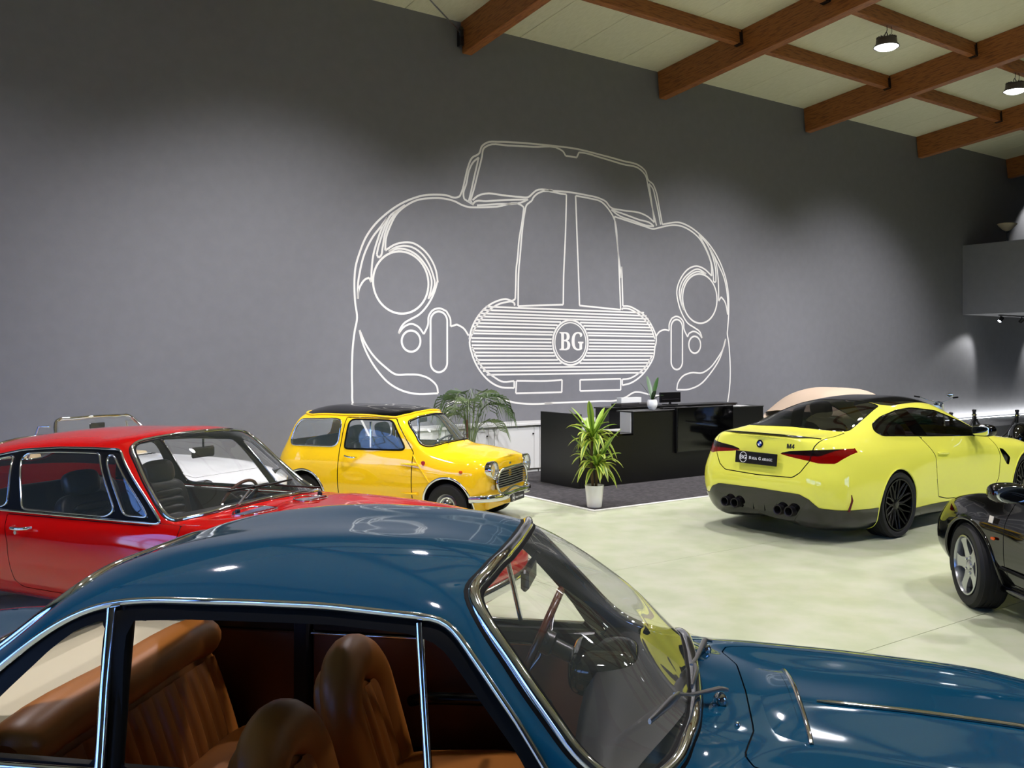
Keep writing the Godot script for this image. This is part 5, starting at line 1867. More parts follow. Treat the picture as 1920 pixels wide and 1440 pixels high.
func vintage_car() -> void:
	# only the nose of it shows at the right edge, behind the lime coupe
	var t := car_root("vintage_car", "black vintage car with domed wings and small chrome lamps behind a rope barrier", 8.75, -14.2, 2.2)
	var body := paint("vintage black", Color(0.015, 0.014, 0.015))
	for sd in [-1.0, 1.0]:
		var wing := pillow(Vector3(1.05, .50, .34), 0.9, 0.9, 20, 32)
		put("wing", wing, body, t).position = Vector3(0.0, .62, sd * .60)
		headlamp(t, Vector3(.50, .84, sd * .36), Vector3(1, 0, 0), .095, M["chrome"])
		headlamp(t, Vector3(.56, .60, sd * .30), Vector3(1, 0, 0), .06, M["chrome"])
	var f := G.new()
	f.box(Vector3(-1.6, .45, -.36), Vector3(.45, .98, .36), 0.12)
	put("bonnet", f, body, t)
	f = G.new()
	f.box(Vector3(.43, .42, -.28), Vector3(.50, .98, .28), 0.05)
	put("radiator", f, M["chrome"], t)
	f = G.new()
	f.box(Vector3(-2.9, .35, -.66), Vector3(-1.2, 1.0, .66), 0.15)
	put("body", f, body, t)
	f = G.new()
	f.tube([Vector3(.68, .48, -.72), Vector3(.74, .48, 0), Vector3(.68, .48, .72)], .03, 8)
	put("bumper", f, M["chrome"], t)
	f = G.new()
	f.box(Vector3(-2.9, .26, -.5), Vector3(.7, .40, .5), 0.02)
	put("chassis", f, M["black matte"], t)
	spare_wheels(t, [[0.0, .62], [0.0, -.62], [-2.4, .64], [-2.4, -.64]], 0.33, 0.14, 0.22, M["chrome"])

func motorcycle() -> void:
	var t := thing("motorcycle", "chrome handlebar of a motorcycle showing over the lime coupe's roof", "motorcycle", Vector3(9.45, 0, -19.9), 0.9)
	t.scale = Vector3.ONE * 0.9
	var steel: Material = M["dark steel"]
	var g := G.new()
	g.tube(bez(V3([-.12,1.16,-.38, -.02,1.10,-.26, .05,1.04,-.06, .05,1.04,.06, -.02,1.10,.26, -.12,1.16,.38])), .013, 8)
	put("handlebar", g, M["chrome"], t)
	for sd in [-1.0, 1.0]:
		g = G.new()
		g.tube([Vector3(-.12, 1.16, sd * .38), Vector3(-.17, 1.18, sd * .5)], .019, 8)
		put("grip", g, M["black rubber"], t)
		g = G.new()
		g.tube([Vector3(.07, 1.0, sd * .1), Vector3(.33, .34, sd * .1)], .022, 8)
		put("fork", g, M["chrome"], t)
	var ms := put("mirror", pillow(Vector3(.03, .10, .17), .8, .8), M["chrome"], t)
	ms.position = Vector3(.0, 1.22, .28)
	headlamp(t, Vector3(.18, .98, 0), Vector3(1, 0, 0), .08, M["chrome"])
	put("tank", pillow(Vector3(.5, .24, .26), .7, .7), mat("pale blue enamel", Color(0.55, 0.66, 0.75), 0.1), t).position = Vector3(-.3, .86, 0)
	put("saddle", pillow(Vector3(.6, .12, .28), .5, .5), M["black leather"], t).position = Vector3(-.85, .80, 0)
	put("engine", pillow(Vector3(.42, .40, .3), .4, .4), steel, t).position = Vector3(-.35, .5, 0)
	g = G.new()
	g.tube([Vector3(.05, .95, 0), Vector3(-.3, .72, 0), Vector3(-1.05, .36, 0)], .03, 8)
	put("frame", g, steel, t)
	for x in [.36, -1.05]:
		var w := Node3D.new()
		w.name = "wheel"
		t.add_child(w, true)
		w.transform = side_tf(x, .325, 0)
		put("tyre", tyre_mesh(.32, .24, .1), M["tyre"], w)
		for k in 8:
			g = G.new()
			g.tube([Vector3(.03, 0, 0), Vector3(.245, 0, 0)], .006, 5)
			put("spoke", g, M["chrome"], w).rotation.y = TAU * k / 8
		put("hub", disc(.05, .05, Transform3D(Basis(), Vector3(0, -.025, 0))), steel, w)

func spare_wheels(t: Node3D, spots: Array, r: float, w: float, rim: float, m: Material) -> void:
	for c in spots:
		var o := Node3D.new()
		o.name = "wheel"
		t.add_child(o, true)
		o.transform = side_tf(c[0], r + 0.004, c[1])
		put("tyre", tyre_mesh(r, rim, w), M["tyre"], o)
		var g := G.new()
		g.lathe([Vector2(rim + .005, w * .36), Vector2(rim, w * .46), Vector2(rim * .88, w * .36), Vector2(rim * .6, w * .42), Vector2(rim * .25, w * .5), Vector2(.0005, w * .52)], Transform3D.IDENTITY, 36)
		put("hub_cap", g, m, o)

func ribbed_seat(parent: Node, at: Vector3, m: Material) -> void:
	# black seat with stacked horizontal rolls and a tall headrest
	var t := Node3D.new()
	t.name = "front_seat"
	parent.add_child(t, true)
	t.position = at
	t.rotation.z = 0.28
	put("backrest", pillow(Vector3(.14, .62, .50), 0.45, 0.45), m, t).position = Vector3(-.02, .28, 0)
	for k in 7:
		put("roll", pillow(Vector3(.06, .072, .30), 0.8, 0.5, 8, 20), m, t).position = Vector3(.05, .06 + k * .068, 0)
	put("headrest", pillow(Vector3(.13, .20, .30), 0.6, 0.6), m, t).position = Vector3(-.01, .66, 0)
	var c := put("cushion", pillow(Vector3(.54, .2, .5), 0.5, 0.4), m, t)
	c.position = Vector3(.26, -.02, 0)
	c.rotation.z = -0.2

func red_coupe() -> void:
	var t := car_root("grand_tourer", "red classic grand tourer with chrome window frames and black seats behind the blue coupe", -2.455, -6.84, 0.45)
	var body := paint("signal red", Color(0.80, 0.03, 0.025))
	var chrome: Material = M["chrome"]
	var net := [
		V3([-2.65,.3,0, -2.65,.32,.55, -2.72,.45,.66, -2.75,.58,.68, -2.73,.70,.66, -2.71,.79,.60, -2.70,.84,.50, -2.69,.88,.3, -2.69,.90,0]),
		V3([-2.4,.2,0, -2.4,.22,.74, -2.4,.42,.81, -2.4,.56,.825, -2.4,.70,.81, -2.4,.79,.76, -2.4,.92,.63, -2.4,1.02,.36, -2.4,1.05,0]),
		V3([-1.9,.2,0, -1.9,.22,.76, -1.9,.42,.845, -1.9,.56,.86, -1.9,.70,.845, -1.9,.80,.795, -1.9,1.10,.635, -1.9,1.19,.37, -1.9,1.22,0]),
		V3([-1.4,.2,0, -1.4,.22,.76, -1.4,.42,.845, -1.4,.56,.86, -1.4,.70,.85, -1.4,.80,.80, -1.4,1.20,.62, -1.4,1.285,.36, -1.4,1.31,0]),
		V3([-.9,.2,0, -.9,.22,.76, -.9,.42,.845, -.9,.56,.86, -.9,.70,.85, -.9,.805,.80, -.9,1.268,.605, -.9,1.345,.35, -.9,1.368,0]),
		V3([-.4,.2,0, -.4,.22,.76, -.4,.42,.845, -.4,.56,.86, -.4,.70,.85, -.4,.815,.80, -.4,1.30,.598, -.4,1.365,.345, -.4,1.388,0]),
		V3([0,.2,0, 0,.22,.76, 0,.42,.845, 0,.56,.86, 0,.70,.85, .26,.835,.795, .015,1.305,.595, .10,1.352,.34, .14,1.366,0]),
		V3([.3,.2,0, .3,.22,.76, .3,.42,.845, .3,.56,.86, .3,.71,.85, .44,.84,.795, .29,1.07,.69, .44,1.11,.41, .49,1.125,0]),
		V3([.6,.2,0, .6,.22,.76, .6,.42,.845, .6,.56,.86, .6,.72,.845, .62,.842,.79, .575,.865,.757, .73,.885,.43, .785,.895,0]),
		V3([1.1,.2,0, 1.1,.22,.76, 1.1,.42,.845, 1.1,.56,.86, 1.1,.72,.845, 1.1,.84,.775, 1.1,.88,.63, 1.1,.872,.36, 1.1,.885,0]),
		V3([1.7,.2,0, 1.7,.22,.75, 1.7,.42,.84, 1.7,.56,.85, 1.7,.71,.83, 1.7,.82,.755, 1.7,.868,.61, 1.7,.852,.35, 1.7,.865,0]),
		V3([2.2,.24,0, 2.2,.26,.72, 2.2,.42,.80, 2.2,.55,.81, 2.2,.68,.79, 2.2,.77,.71, 2.2,.81,.57, 2.2,.80,.33, 2.2,.81,0]),
		V3([2.45,.32,0, 2.45,.34,.58, 2.5,.43,.68, 2.52,.52,.70, 2.5,.62,.68, 2.48,.69,.61, 2.47,.72,.5, 2.47,.725,.3, 2.48,.73,0])]
	var g := shell(capped(net, -0.03, 0.04), 9, 9, 2)
	var whole := g
	for c in [1.35, -1.75]:
		var a := split(g, wheel_arch(c, 0.31, 0.36, 0.5))
		g = a[1]
		put2("arch_lip", mouldings(a[2], 0.02, 0.012), body, t)
		put2("wheel_well", wheel_well(c, 0.31, 0.365, 0.5, 0.80), M["black matte"], t)
	var sides := func(p, n): return absf(p.z) > 0.5 and p.y > 0.75
	var s := split(g, region(V2([-1.75,.80, -1.60,1.08, -1.35,1.175, -1.05,1.235, -.65,1.268, -.29,1.28, -.015,1.284, .27,1.05, .56,.833]), "side", sides))
	g = s[1]
	put2("gutter", mouldings(s[2], 0.02, 0.014), chrome, t, "chrome strip round the side windows")
	var fr: G = s[0]
	var pane: Material = M["old pane"]
	var outlines := [["quarter_window", [-1.0,.83, -1.105,1.195, -1.34,1.15, -1.56,1.06, -1.66,.83]], ["door_window", [-.84,.83, -1.02,1.212, -.65,1.24, -.19,1.252, .135,.845]], ["vent_window", [.195,.862, -.125,1.25, -.045,1.25, .22,1.035, .43,.866]]]
	for o in outlines:
		s = split(fr, region(V2(o[1]), "side", sides))
		fr = s[1]
		put2(o[0], s[0], pane, t)
		put2("window_trim", mouldings(s[2], 0.016, 0.012), chrome, t)
	put2("window_frame", fr.shifted(-0.003), M["black rubber"], t)
	s = split(g, region(V2([.135,-.1, .10,.3, .035,.52, .03,.565, .07,.61, .29,.682, .55,.752, .63,.75, .71,.54, .75,.3, .77,-.1]), "top", func(p, n): return p.y > 0.845))
	g = s[1]
	put("windscreen", s[0], pane, t)
	put("screen_frame", mouldings(s[2], 0.03, 0.02), chrome, t, "chrome windscreen frame")
	put("screen_seal", mouldings(s[2], 0.05, 0.006), M["black rubber"], t)
	s = split(g, region(V2([-1.62,-.1, -1.64,.42, -1.72,.5, -2.35,.52, -2.45,.44, -2.48,-.1]), "top", func(p, n): return p.y > 0.88))
	g = s[1]
	put("rear_window", s[0], pane, t)
	put("rear_screen_frame", mouldings(s[2], 0.025, 0.014), chrome, t)
	s = seam(g, region(V2([-.97,.79, -.90,.60, -.88,.32, -.82,.27, .62,.27, .70,.34, .73,.85, .6,.86, .45,.815]), "side", func(p, n): return absf(p.z) > 0.6 and p.y < 0.84), 0.003)
	put2("door", s[0], body, t)
	put2("joint", s[2], M["black rubber"], t)
	g = s[1]
	s = seam(g, region(V2([.95,-.1, .94,.45, 1.0,.52, 1.7,.54, 2.2,.50, 2.3,.4, 2.32,-.1]), "top", func(p, n): return p.y > 0.7), 0.003)
	put("bonnet", s[0], body, t)
	put("joint", s[2], M["black rubber"], t)
	var upper := split(s[1], func(p, n): return 0.95 - p.y + (0.0 if p.x < 0.5 else 1.0))
	put("roof", upper[0], body, t)
	put("body", upper[1], body, t)
	put("headlining", upper[0].shifted(-0.014), M["headlining"], t)
	# air grilles let into the scuttle
	var hh := drape(whole, Vector2(0.7, -0.7), Vector2(2.3, 0.7))
	for sd in [-1.0, 1.0]:
		var vt := Node3D.new()
		vt.name = "scuttle_grille"
		t.add_child(vt, true)
		var a := G.new()
		var line := bez([Vector3(.86, 0, sd * .16), Vector3(.85, 0, sd * .46), Vector3(.93, 0, sd * .46), Vector3(.98, 0, sd * .16)], 4, true)
		for k in line.size(): line[k].y = hh.call(line[k].x, line[k].z) + .003
		line.append(line[0])
		a.tube(line, 0.006, 6, false)
		put("frame", a, chrome, vt)
		for k in 16:
			a = G.new()
			var z: float = sd * lerpf(.175, .445, k / 15.0)
			var x1 := lerpf(.965, .925, k / 15.0)
			a.tube([Vector3(.865, hh.call(.865, z) + .004, z), Vector3(x1, hh.call(x1, z) + .004, z)], 0.004, 5)
			put("bar", a, M["satin steel"], vt)
		var h := G.new()
		h.tube(bez([Vector3(-.83, .715, sd * .85), Vector3(-.82, .715, sd * .885), Vector3(-.66, .72, sd * .885), Vector3(-.65, .72, sd * .85)]), 0.012, 8)
		put("door_handle", h, chrome, t)
		put("door_lock", disc(.014, .012, side_tf(-.81, .675, sd * .852)), chrome, t)
	for q in [[.84, .40, .68, .12], [.82, -.52, .70, -.12]]:
		var w := Node3D.new()
		w.name = "wiper"
		t.add_child(w, true)
		put("pivot", disc(.018, .02, Transform3D(Basis(), Vector3(q[0], hh.call(q[0], q[1]), q[1])), .01), M["black plastic"], w)
		var a := G.new()
		var e := Vector3(q[2], .985, q[3])
		a.tube([Vector3(q[0], .92, q[1]), e + Vector3(0.02, .0, 0)], [.010, .006], 6)
		put("arm", a, M["satin steel"] if q[1] > 0 else M["black plastic"], w)
		a = G.new()
		a.tube([e + Vector3(.0, .01, .2), e + Vector3(.015, .012, 0), e + Vector3(-.01, .012, -.22)], 0.008, 6)
		put("blade", a, M["black plastic"], w)
	for e in [[2.6, 1.0], [-2.82, -1.0]]:
		var a := G.new()
		a.tube(bez([Vector3(e[0] - e[1] * .5, .45, -.87), Vector3(e[0] - e[1] * .12, .45, -.76), Vector3(e[0], .45, -.4), Vector3(e[0] + e[1] * .02, .45, 0), Vector3(e[0], .45, .4), Vector3(e[0] - e[1] * .12, .45, .76), Vector3(e[0] - e[1] * .5, .45, .87)], 5), 0.03, 10, true, 1.5)
		put("bumper", a, chrome, t)
	for z in [-.58, -.38, .38, .58]: headlamp(t, Vector3(2.50, .60, z), Vector3(1, 0, 0), 0.075, chrome)
	spare_wheels(t, [[1.35, .72], [1.35, -.72], [-1.75, .72], [-1.75, -.72]], 0.325, 0.19, 0.195, chrome)
	var black := leather("black leather", Color(0.055, 0.052, 0.05))
	var f := G.new()
	f.box(Vector3(-1.9, .26, -.74), Vector3(.75, .31, .74), 0.01)
	put("cabin_floor", f, M["black matte"], t)
	for sd in [-1.0, 1.0]:
		f = G.new()
		f.box(Vector3(-1.8, .30, sd * .755 - .012), Vector3(.55, .80, sd * .755 + .012), 0.01)
		put("door_card", f, black, t)
		ribbed_seat(t, Vector3(-.55, .34, sd * .37), black)
	var rs := put("rear_seat", pillow(Vector3(.2, .6, 1.25), 0.35, 0.3), black, t)
	rs.position = Vector3(-1.5, .6, 0)
	rs.rotation.z = 0.35
	f = G.new()
	f.box(Vector3(.28, .60, -.72), Vector3(.70, .83, .72), 0.06)
	put("dashboard", f, black, t)
	steering_wheel(t, Vector3(.14, .80, -.37), 0.18, -0.5, mat("wood rim red", Color(0.36, 0.17, 0.07), 0.25), M["satin steel"])
	f = G.new()
	f.box(Vector3(-.015, -.04, -.115), Vector3(.012, .04, .115), 0.012)
	var rm := put("rear_view_mirror", f, M["black plastic"], t)
	rm.position = Vector3(.13, 1.215, 0)
	f = G.new()
	f.tube([Vector3(0, .03, 0), Vector3(.0, .10, 0)], 0.008, 6)
	put("stem", f, M["black plastic"], rm)

func open_car_net(w: float, belt: float, x0: float, x1: float) -> Array:
	# an open two-seater's skin, flat across the cockpit
	var o := []
	for q in [[0.0, .55, .80, .93], [.12, .88, .94, .98], [.3, .97, 1.0, 1.0], [.5, 1.0, 1.0, 1.0], [.7, 1.0, 1.0, 1.0], [.88, .95, .96, .97], [.97, .82, .88, .90], [1.0, .62, .80, .82]]:
		var x := lerpf(x0, x1, q[0])
		var z: float = w * q[1]
		var y: float = belt * q[2]
		o.append(V3([x,.22,0, x,.24,z * .88, x,.40,z * .98, x,.55,z, x,lerpf(.55, y, .6),z * .98, x,y - .045,z * .90, x,y - .005,z * .72, x,y * 1.01,z * .4, x,y * 1.02,0]))
	return o

func white_convertible() -> void:
	var t := car_root("convertible", "white open convertible with chrome windscreen frame standing behind the red car", -4.70, -9.94, 0.45)
	var body := paint("ivory white", Color(0.88, 0.89, 0.88))
	var chrome: Material = M["chrome"]
	var g := shell(capped(open_car_net(.80, .84, -1.6, 2.35), -0.03, 0.04), 9, 8, 2)
	for c in [1.55, -1.0]:
		var a := split(g, wheel_arch(c, 0.31, 0.35, 0.45))
		g = a[1]
		put2("wheel_well", wheel_well(c, 0.31, 0.355, 0.45, 0.74), M["black matte"], t)
	var s := split(g, region(V2([-1.0,-.1, -1.0,.5, -.92,.58, .2,.60, .32,.5, .35,-.1]), "top", func(p, n): return p.y > 0.6))
	put("cockpit_trim", mouldings(s[2], 0.04, 0.02), mat("cream hide", Color(0.8, 0.72, 0.55), 0.5), t)
	g = s[1]
	s = seam(g, region(V2([.72,-.1, .72,.5, .8,.56, 2.1,.50, 2.15,-.1]), "top", func(p, n): return p.y > 0.6), 0.003)
	put("bonnet", s[0], body, t)
	put("joint", s[2], M["black rubber"], t)
	put("body", s[1], body, t)
	var f := G.new()
	f.tube(bez(V3([.45,.84,-.66, .16,1.18,-.53, .10,1.255,-.47, .13,1.275,-.25, .14,1.28,0, .13,1.275,.25, .10,1.255,.47, .16,1.18,.53, .45,.84,.66]), 5), 0.02, 10)
	var wf := put("screen_frame", f, chrome, t, "chrome windscreen frame")
	f = G.new()
	var top := bez(V3([.10,1.25,-.46, .14,1.27,0, .10,1.25,.46]), 8)
	var bot := bez(V3([.45,.85,-.64, .58,.855,0, .45,.85,.64]), 8)
	f.grid([bot, top])
	put("windscreen", f, M["old pane"], t)
	for sd in [-1.0, 1.0]:
		f = G.new()
		f.tube(V3([.06,1.2,sd * .52, -.06,1.195,sd * .56, -.08,.85,sd * .68]), 0.012, 8)
		put("vent_frame", f, chrome, t)
		headlamp(t, Vector3(2.25, .66, sd * .52), Vector3(1, .05, 0), 0.10, chrome)
		seat(t, Vector3(-.35, .45, sd * .36), M["cream hide"], .5, .5, .3, false)
	f = G.new()
	f.box(Vector3(-.012, -.03, -.10), Vector3(.012, .03, .10), 0.01)
	put("rear_view_mirror", f, M["black plastic"], t).position = Vector3(.14, 1.18, 0)
	f = G.new()
	f.box(Vector3(-1.0, .26, -.66), Vector3(.4, .30, .66), 0.01)
	put("cabin_floor", f, M["black matte"], t)
	for k in 14:
		f = G.new()
		f.box(Vector3(.62, .862, -.34 + k * .052), Vector3(.66, .872, -.34 + k * .052 + .03), 0.002)
		put("scuttle_vent", f, M["black plastic"], t)
	for e in [[2.42, 1.0], [-1.66, -1.0]]:
		f = G.new()
		f.tube(bez([Vector3(e[0] - e[1] * .4, .45, -.80), Vector3(e[0] - e[1] * .08, .45, -.62), Vector3(e[0], .45, 0), Vector3(e[0] - e[1] * .08, .45, .62), Vector3(e[0] - e[1] * .4, .45, .80)], 6), 0.03, 10, true, 1.5)
		put("bumper", f, chrome, t)
	spare_wheels(t, [[1.55, .66], [1.55, -.66], [-1.0, .66], [-1.0, -.66]], 0.315, 0.18, 0.185, chrome)

func green_convertible() -> void:
	var t := car_root("soft_top_car", "dark green convertible with a raised beige fabric roof behind the lime coupe", 6.35, -17.2, -0.611)
	var body := paint("racing green", Color(0.03, 0.17, 0.10))
	var g := shell(capped(open_car_net(.82, .86, -2.2, 2.1), -0.03, 0.04), 8, 8, 2)
	for c in [1.35, -1.25]:
		var a := split(g, wheel_arch(c, 0.31, 0.35, 0.45))
		g = a[1]
		put2("wheel_well", wheel_well(c, 0.31, 0.355, 0.45, 0.76), M["black matte"], t)
	put("body", g, body, t)
	var fabric := mat("beige canvas", Color(0.72, 0.64, 0.55), 0.9)
	var net := [V3([-1.55,.85,0, -1.55,.85,.62, -1.5,.90,.62, -1.48,.93,.5, -1.48,.95,0]), V3([-1.1,.85,0, -1.1,.85,.68, -1.1,1.12,.58, -1.08,1.22,.4, -1.08,1.24,0]), V3([-.7,.85,0, -.7,.85,.70, -.7,1.24,.56, -.7,1.32,.36, -.7,1.34,0]), V3([-.1,.85,0, -.1,.85,.70, -.1,1.25,.55, -.1,1.33,.36, -.1,1.35,0]), V3([.35,.85,0, .45,.85,.69, .35,1.19,.54, .35,1.26,.36, .36,1.28,0]), V3([.85,.85,0, .85,.85,.66, .84,.87,.64, .86,.88,.4, .88,.89,0])]
	g = shell(net, 8, 8, 1)
	var s := split(g, region(V2([-.85,.88, -.80,1.14, -.1,1.19, .28,1.13, .62,.90]), "side", func(p, n): return absf(p.z) > 0.45))
	put2("side_window", s[0], glass("tinted pane", Color(0.02, 0.025, 0.022, 0.62)), t)
	s = split(s[1], region(V2([.42,-.1, .42,.55, .85,.60, .9,-.1]), "top", func(p, n): return p.y > 0.86))
	put("windscreen", s[0], M["old pane"], t)
	put("soft_top", s[1], fabric, t, "beige fabric roof")
	spare_wheels(t, [[1.35, .68], [1.35, -.68], [-1.25, .68], [-1.25, -.68]], 0.315, 0.18, 0.185, M["chrome"])
	for e in [[2.16, 1.0], [-2.26, -1.0]]:
		var f := G.new()
		f.tube(bez([Vector3(e[0] - e[1] * .4, .45, -.80), Vector3(e[0] - e[1] * .08, .45, -.62), Vector3(e[0], .45, 0), Vector3(e[0] - e[1] * .08, .45, .62), Vector3(e[0] - e[1] * .4, .45, .80)], 6), 0.03, 10, true, 1.5)
		put("bumper", f, M["chrome"], t)

func mezzanine() -> void:
	var wallm: Material = M["wall grey"]
	var g := G.new()
	g.box(Vector3(23.23, 3.05, WALL), Vector3(23.38, 4.87, 4.0), 0.004)
	g.box(Vector3(23.38, 3.05, WALL), Vector3(33.0, 3.32, 4.0), 0.0)
	struct("wall_mezzanine", g, wallm, "grey parapet of the mezzanine")
	g = G.new()
	g.box(Vector3(21.0, 0.0, WALL), Vector3(32.9, 0.29, -10.9), 0.01)
	var pd := struct("floor_podium", g, mat("podium grey", Color(0.30, 0.30, 0.31), 0.6), "low grey display podium along the wall")
	# standard lamp on the mezzanine
	var l := thing("floor_lamp", "uplighter floor lamp with a cream bowl shade on the mezzanine", "lamp", R(24.0, 3.32, -11.75), TURN)
	g = G.new()
	g.lathe([Vector2(.02, 0.0), Vector2(.09, .04), Vector2(.16, .11), Vector2(.19, .15), Vector2(.185, .15), Vector2(.15, .105), Vector2(.08, .045), Vector2(.02, .01)])
	var sh := put("shade", g, mat("cream glass", Color(0.86, 0.80, 0.68), 0.4), l)
	sh.position = Vector3(0, 1.90, 0)
	sh.rotation.z = -0.05
	sh.scale = Vector3.ONE * 1.25
	g = G.new()
	g.tube([Vector3(0.06, 0, .05), Vector3(0.0, 1.92, 0)], .018, 10)
	put("pole", g, M["black plastic"], l)
	put("base", disc(.15, .03, Transform3D(Basis(), Vector3(0.06, 0, .05))), M["black plastic"], l)
	g = G.new()
	g.tube([Vector3(0.0, 1.82, 0), Vector3(.07, 1.88, .0), Vector3(.10, 1.96, 0)], .01, 6)
	put("bracket", g, M["black plastic"], l)
	var ch := thing("metal_chair", "thin black metal chair frame behind the mezzanine parapet", "chair", R(24.3, 3.32, -11.2), TURN)
	for q in [[-.2, -.2], [.2, -.2], [.2, .2], [-.2, .2]]:
		g = G.new()
		g.tube([Vector3(q[0], 0, q[1]), Vector3(q[0], 1.62 if q[1] < 0 else .8, q[1])], .01, 6)
		put("leg", g, M["black plastic"], ch)
	g = G.new()
	g.tube([Vector3(-.2, 1.62, -.2), Vector3(.2, 1.62, -.2)], .01, 6)
	put("top_rail", g, M["black plastic"], ch)
	put("seat", gbox(Vector3(-.21, .79, -.21), Vector3(.21, .81, .21)), M["black plastic"], ch)
	# track with spots under the mezzanine; the lit ones wash the wall
	var tr := thing("light_track", "black lighting track under the mezzanine", "light track", Vector3.ZERO, TURN)
	put("rail", gbox(Vector3(23.9, 3.02, -11.92), Vector3(31.0, 3.045, -11.88)), M["black plastic"], tr)
	var bx := thing("duct_box", "pale boxed duct edge hanging under the mezzanine at the right edge", "duct", Vector3.ZERO, TURN)
	put("panel", gbox(Vector3(24.9, 2.75, -11.7), Vector3(31.0, 3.04, -11.6)), wallm, bx)
	put("edge", gbox(Vector3(24.9, 2.735, -11.71), Vector3(31.0, 2.752, -11.59)), M["white lacquer"], bx)
	for k in 4:
		var u: float = [24.0, 25.1, 27.0, 29.0][k]
		var lab: String = ["small track spotlight shining under the mezzanine edge", "small dark track spotlight beside the shining one", "track spotlight under the mezzanine out of view", "track spotlight under the mezzanine out of view"][k]
		var t := thing("track_spotlight", lab, "spotlight", R(u, 2.93, -11.9), TURN + (1.15 if k == 0 else 0.0), "spotlights on the track")
		g = G.new()
		g.lathe([Vector2(.0005, .06), Vector2(.05, .06), Vector2(.052, .05), Vector2(.052, -.07), Vector2(.044, -.07), Vector2(.042, -.05)], Transform3D(Basis(Vector3.RIGHT, 0.75), Vector3.ZERO), 20)
		put("can", g, M["black plastic"], t)
		g = G.new()
		g.tube([Vector3(0, .05, -.02), Vector3(0, .10, 0)], .012, 6)
		put("stem", g, M["black plastic"], t)
		put("lens", disc(.042, .002, Transform3D(Basis(Vector3.RIGHT, 0.75 + PI), Vector3(0, -.052, -.048))), M["lamp glow"] if k != 1 else M["black plastic"], t)
		if k == 1: continue
		var s := SpotLight3D.new()
		s.name = "light"
		t.add_child(s)
		s.position = Vector3(0, -.085, -.08)
		s.rotation = Vector3(-0.95 if k == 0 else -1.05, 0, 0)
		s.spot_angle = 38.0
		s.spot_angle_attenuation = 0.6
		s.spot_range = 40.0
		s.light_energy = 3.0
		s.light_size = 0.09
		s.shadow_enabled = true
	# strip light lying on the podium along the foot of the wall
	var ls := thing("strip_light", "white strip light along the foot of the wall on the podium", "strip light", R(26.0, 0.29, WALL + 0.10), TURN)
	put("channel", gbox(Vector3(-4.9, 0.0, -.03), Vector3(4.9, .02, .03), 0.002), M["satin steel"], ls)
	put("diffuser", gbox(Vector3(-4.88, .02, -.022), Vector3(4.88, .03, .022), 0.002), M["lamp glow"], ls)
	var al := AreaLight3D.new()
	al.name = "light"
	ls.add_child(al)
	al.position = Vector3(0, .04, 0)
	al.rotation.x = PI / 2
	al.area_size = Vector2(9.7, .04)
	al.light_energy = 7.0
	al.shadow_enabled = true
	# wall washer above the mezzanine
	var ww := thing("wall_washer", "wall light above the mezzanine, out of view", "spotlight", R(27.0, 6.75, -11.6), TURN)
	put("can", disc(.06, .12, Transform3D.IDENTITY), M["black plastic"], ww)
	put("lens", disc(.05, .004, Transform3D(Basis(Vector3.RIGHT, PI), Vector3(0, -0.005, 0))), M["lamp glow"], ww)
	var sp := SpotLight3D.new()
	sp.name = "light"
	ww.add_child(sp)
	sp.position = Vector3(0, -.03, 0)
	sp.rotation = Vector3(-1.05, 0, 0)
	sp.spot_angle = 40.0
	sp.spot_angle_attenuation = 0.5
	sp.spot_range = 40.0
	sp.light_energy = 6.0
	sp.light_size = 0.05
	sp.shadow_enabled = true
	# rope barrier
	var posts := [Vector3(7.35, 0, -15.0), Vector3(8.15, 0, -15.8), Vector3(8.85, 0, -15.7)]
	var plabel := ["barrier post hidden behind the lime coupe", "black barrier post standing over the lime coupe's bonnet", "black barrier post at the right edge in front of the vintage car", "barrier post beyond the right edge"]
	for k in posts.size():
		var st := thing("barrier_post", plabel[k], "barrier post", posts[k], 0.0, "rope barrier posts")
		put("base", disc(.16, .02, Transform3D.IDENTITY, .012), M["dark steel"], st)
		g = G.new()
		g.tube([Vector3(0, .02, 0), Vector3(0, .98, 0)], .026, 12)
		put("post", g, M["black plastic"], st)
		put("cap", disc(.034, .03, Transform3D(Basis(), Vector3(0, .975, 0)), .012), M["dark steel"], st)
		g = G.new()
		g.lathe([Vector2(.03, .90), Vector2(.042, .905), Vector2(.042, .925), Vector2(.03, .93)], Transform3D.IDENTITY, 16)
		put("collar", g, M["chrome"], st)
	for k in posts.size() - 1:
		var a: Vector3 = posts[k] + Vector3(0, .92, 0)
		var b: Vector3 = posts[k + 1] + Vector3(0, .92, 0)
		var mid := (a + b) * .5 - Vector3(0, .42 if k == 1 else .3, 0)
		var rp := []
		for q in 17:
			var x := q / 16.0
			rp.append(a.lerp(b, x) - Vector3(0, (.92 - mid.y) * 4.0 * x * (1.0 - x), 0))
		g = G.new()
		g.tube(rp, .018, 8)
		single("barrier_rope", g, mat("rope", Color(0.05, 0.048, 0.05), 0.7), ["dark rope sloping behind the lime coupe's roof", "dark rope sagging between the two visible barrier posts", "dark rope running out of the right edge"][k], "rope", Vector3.ZERO, 0.0, "barrier ropes")

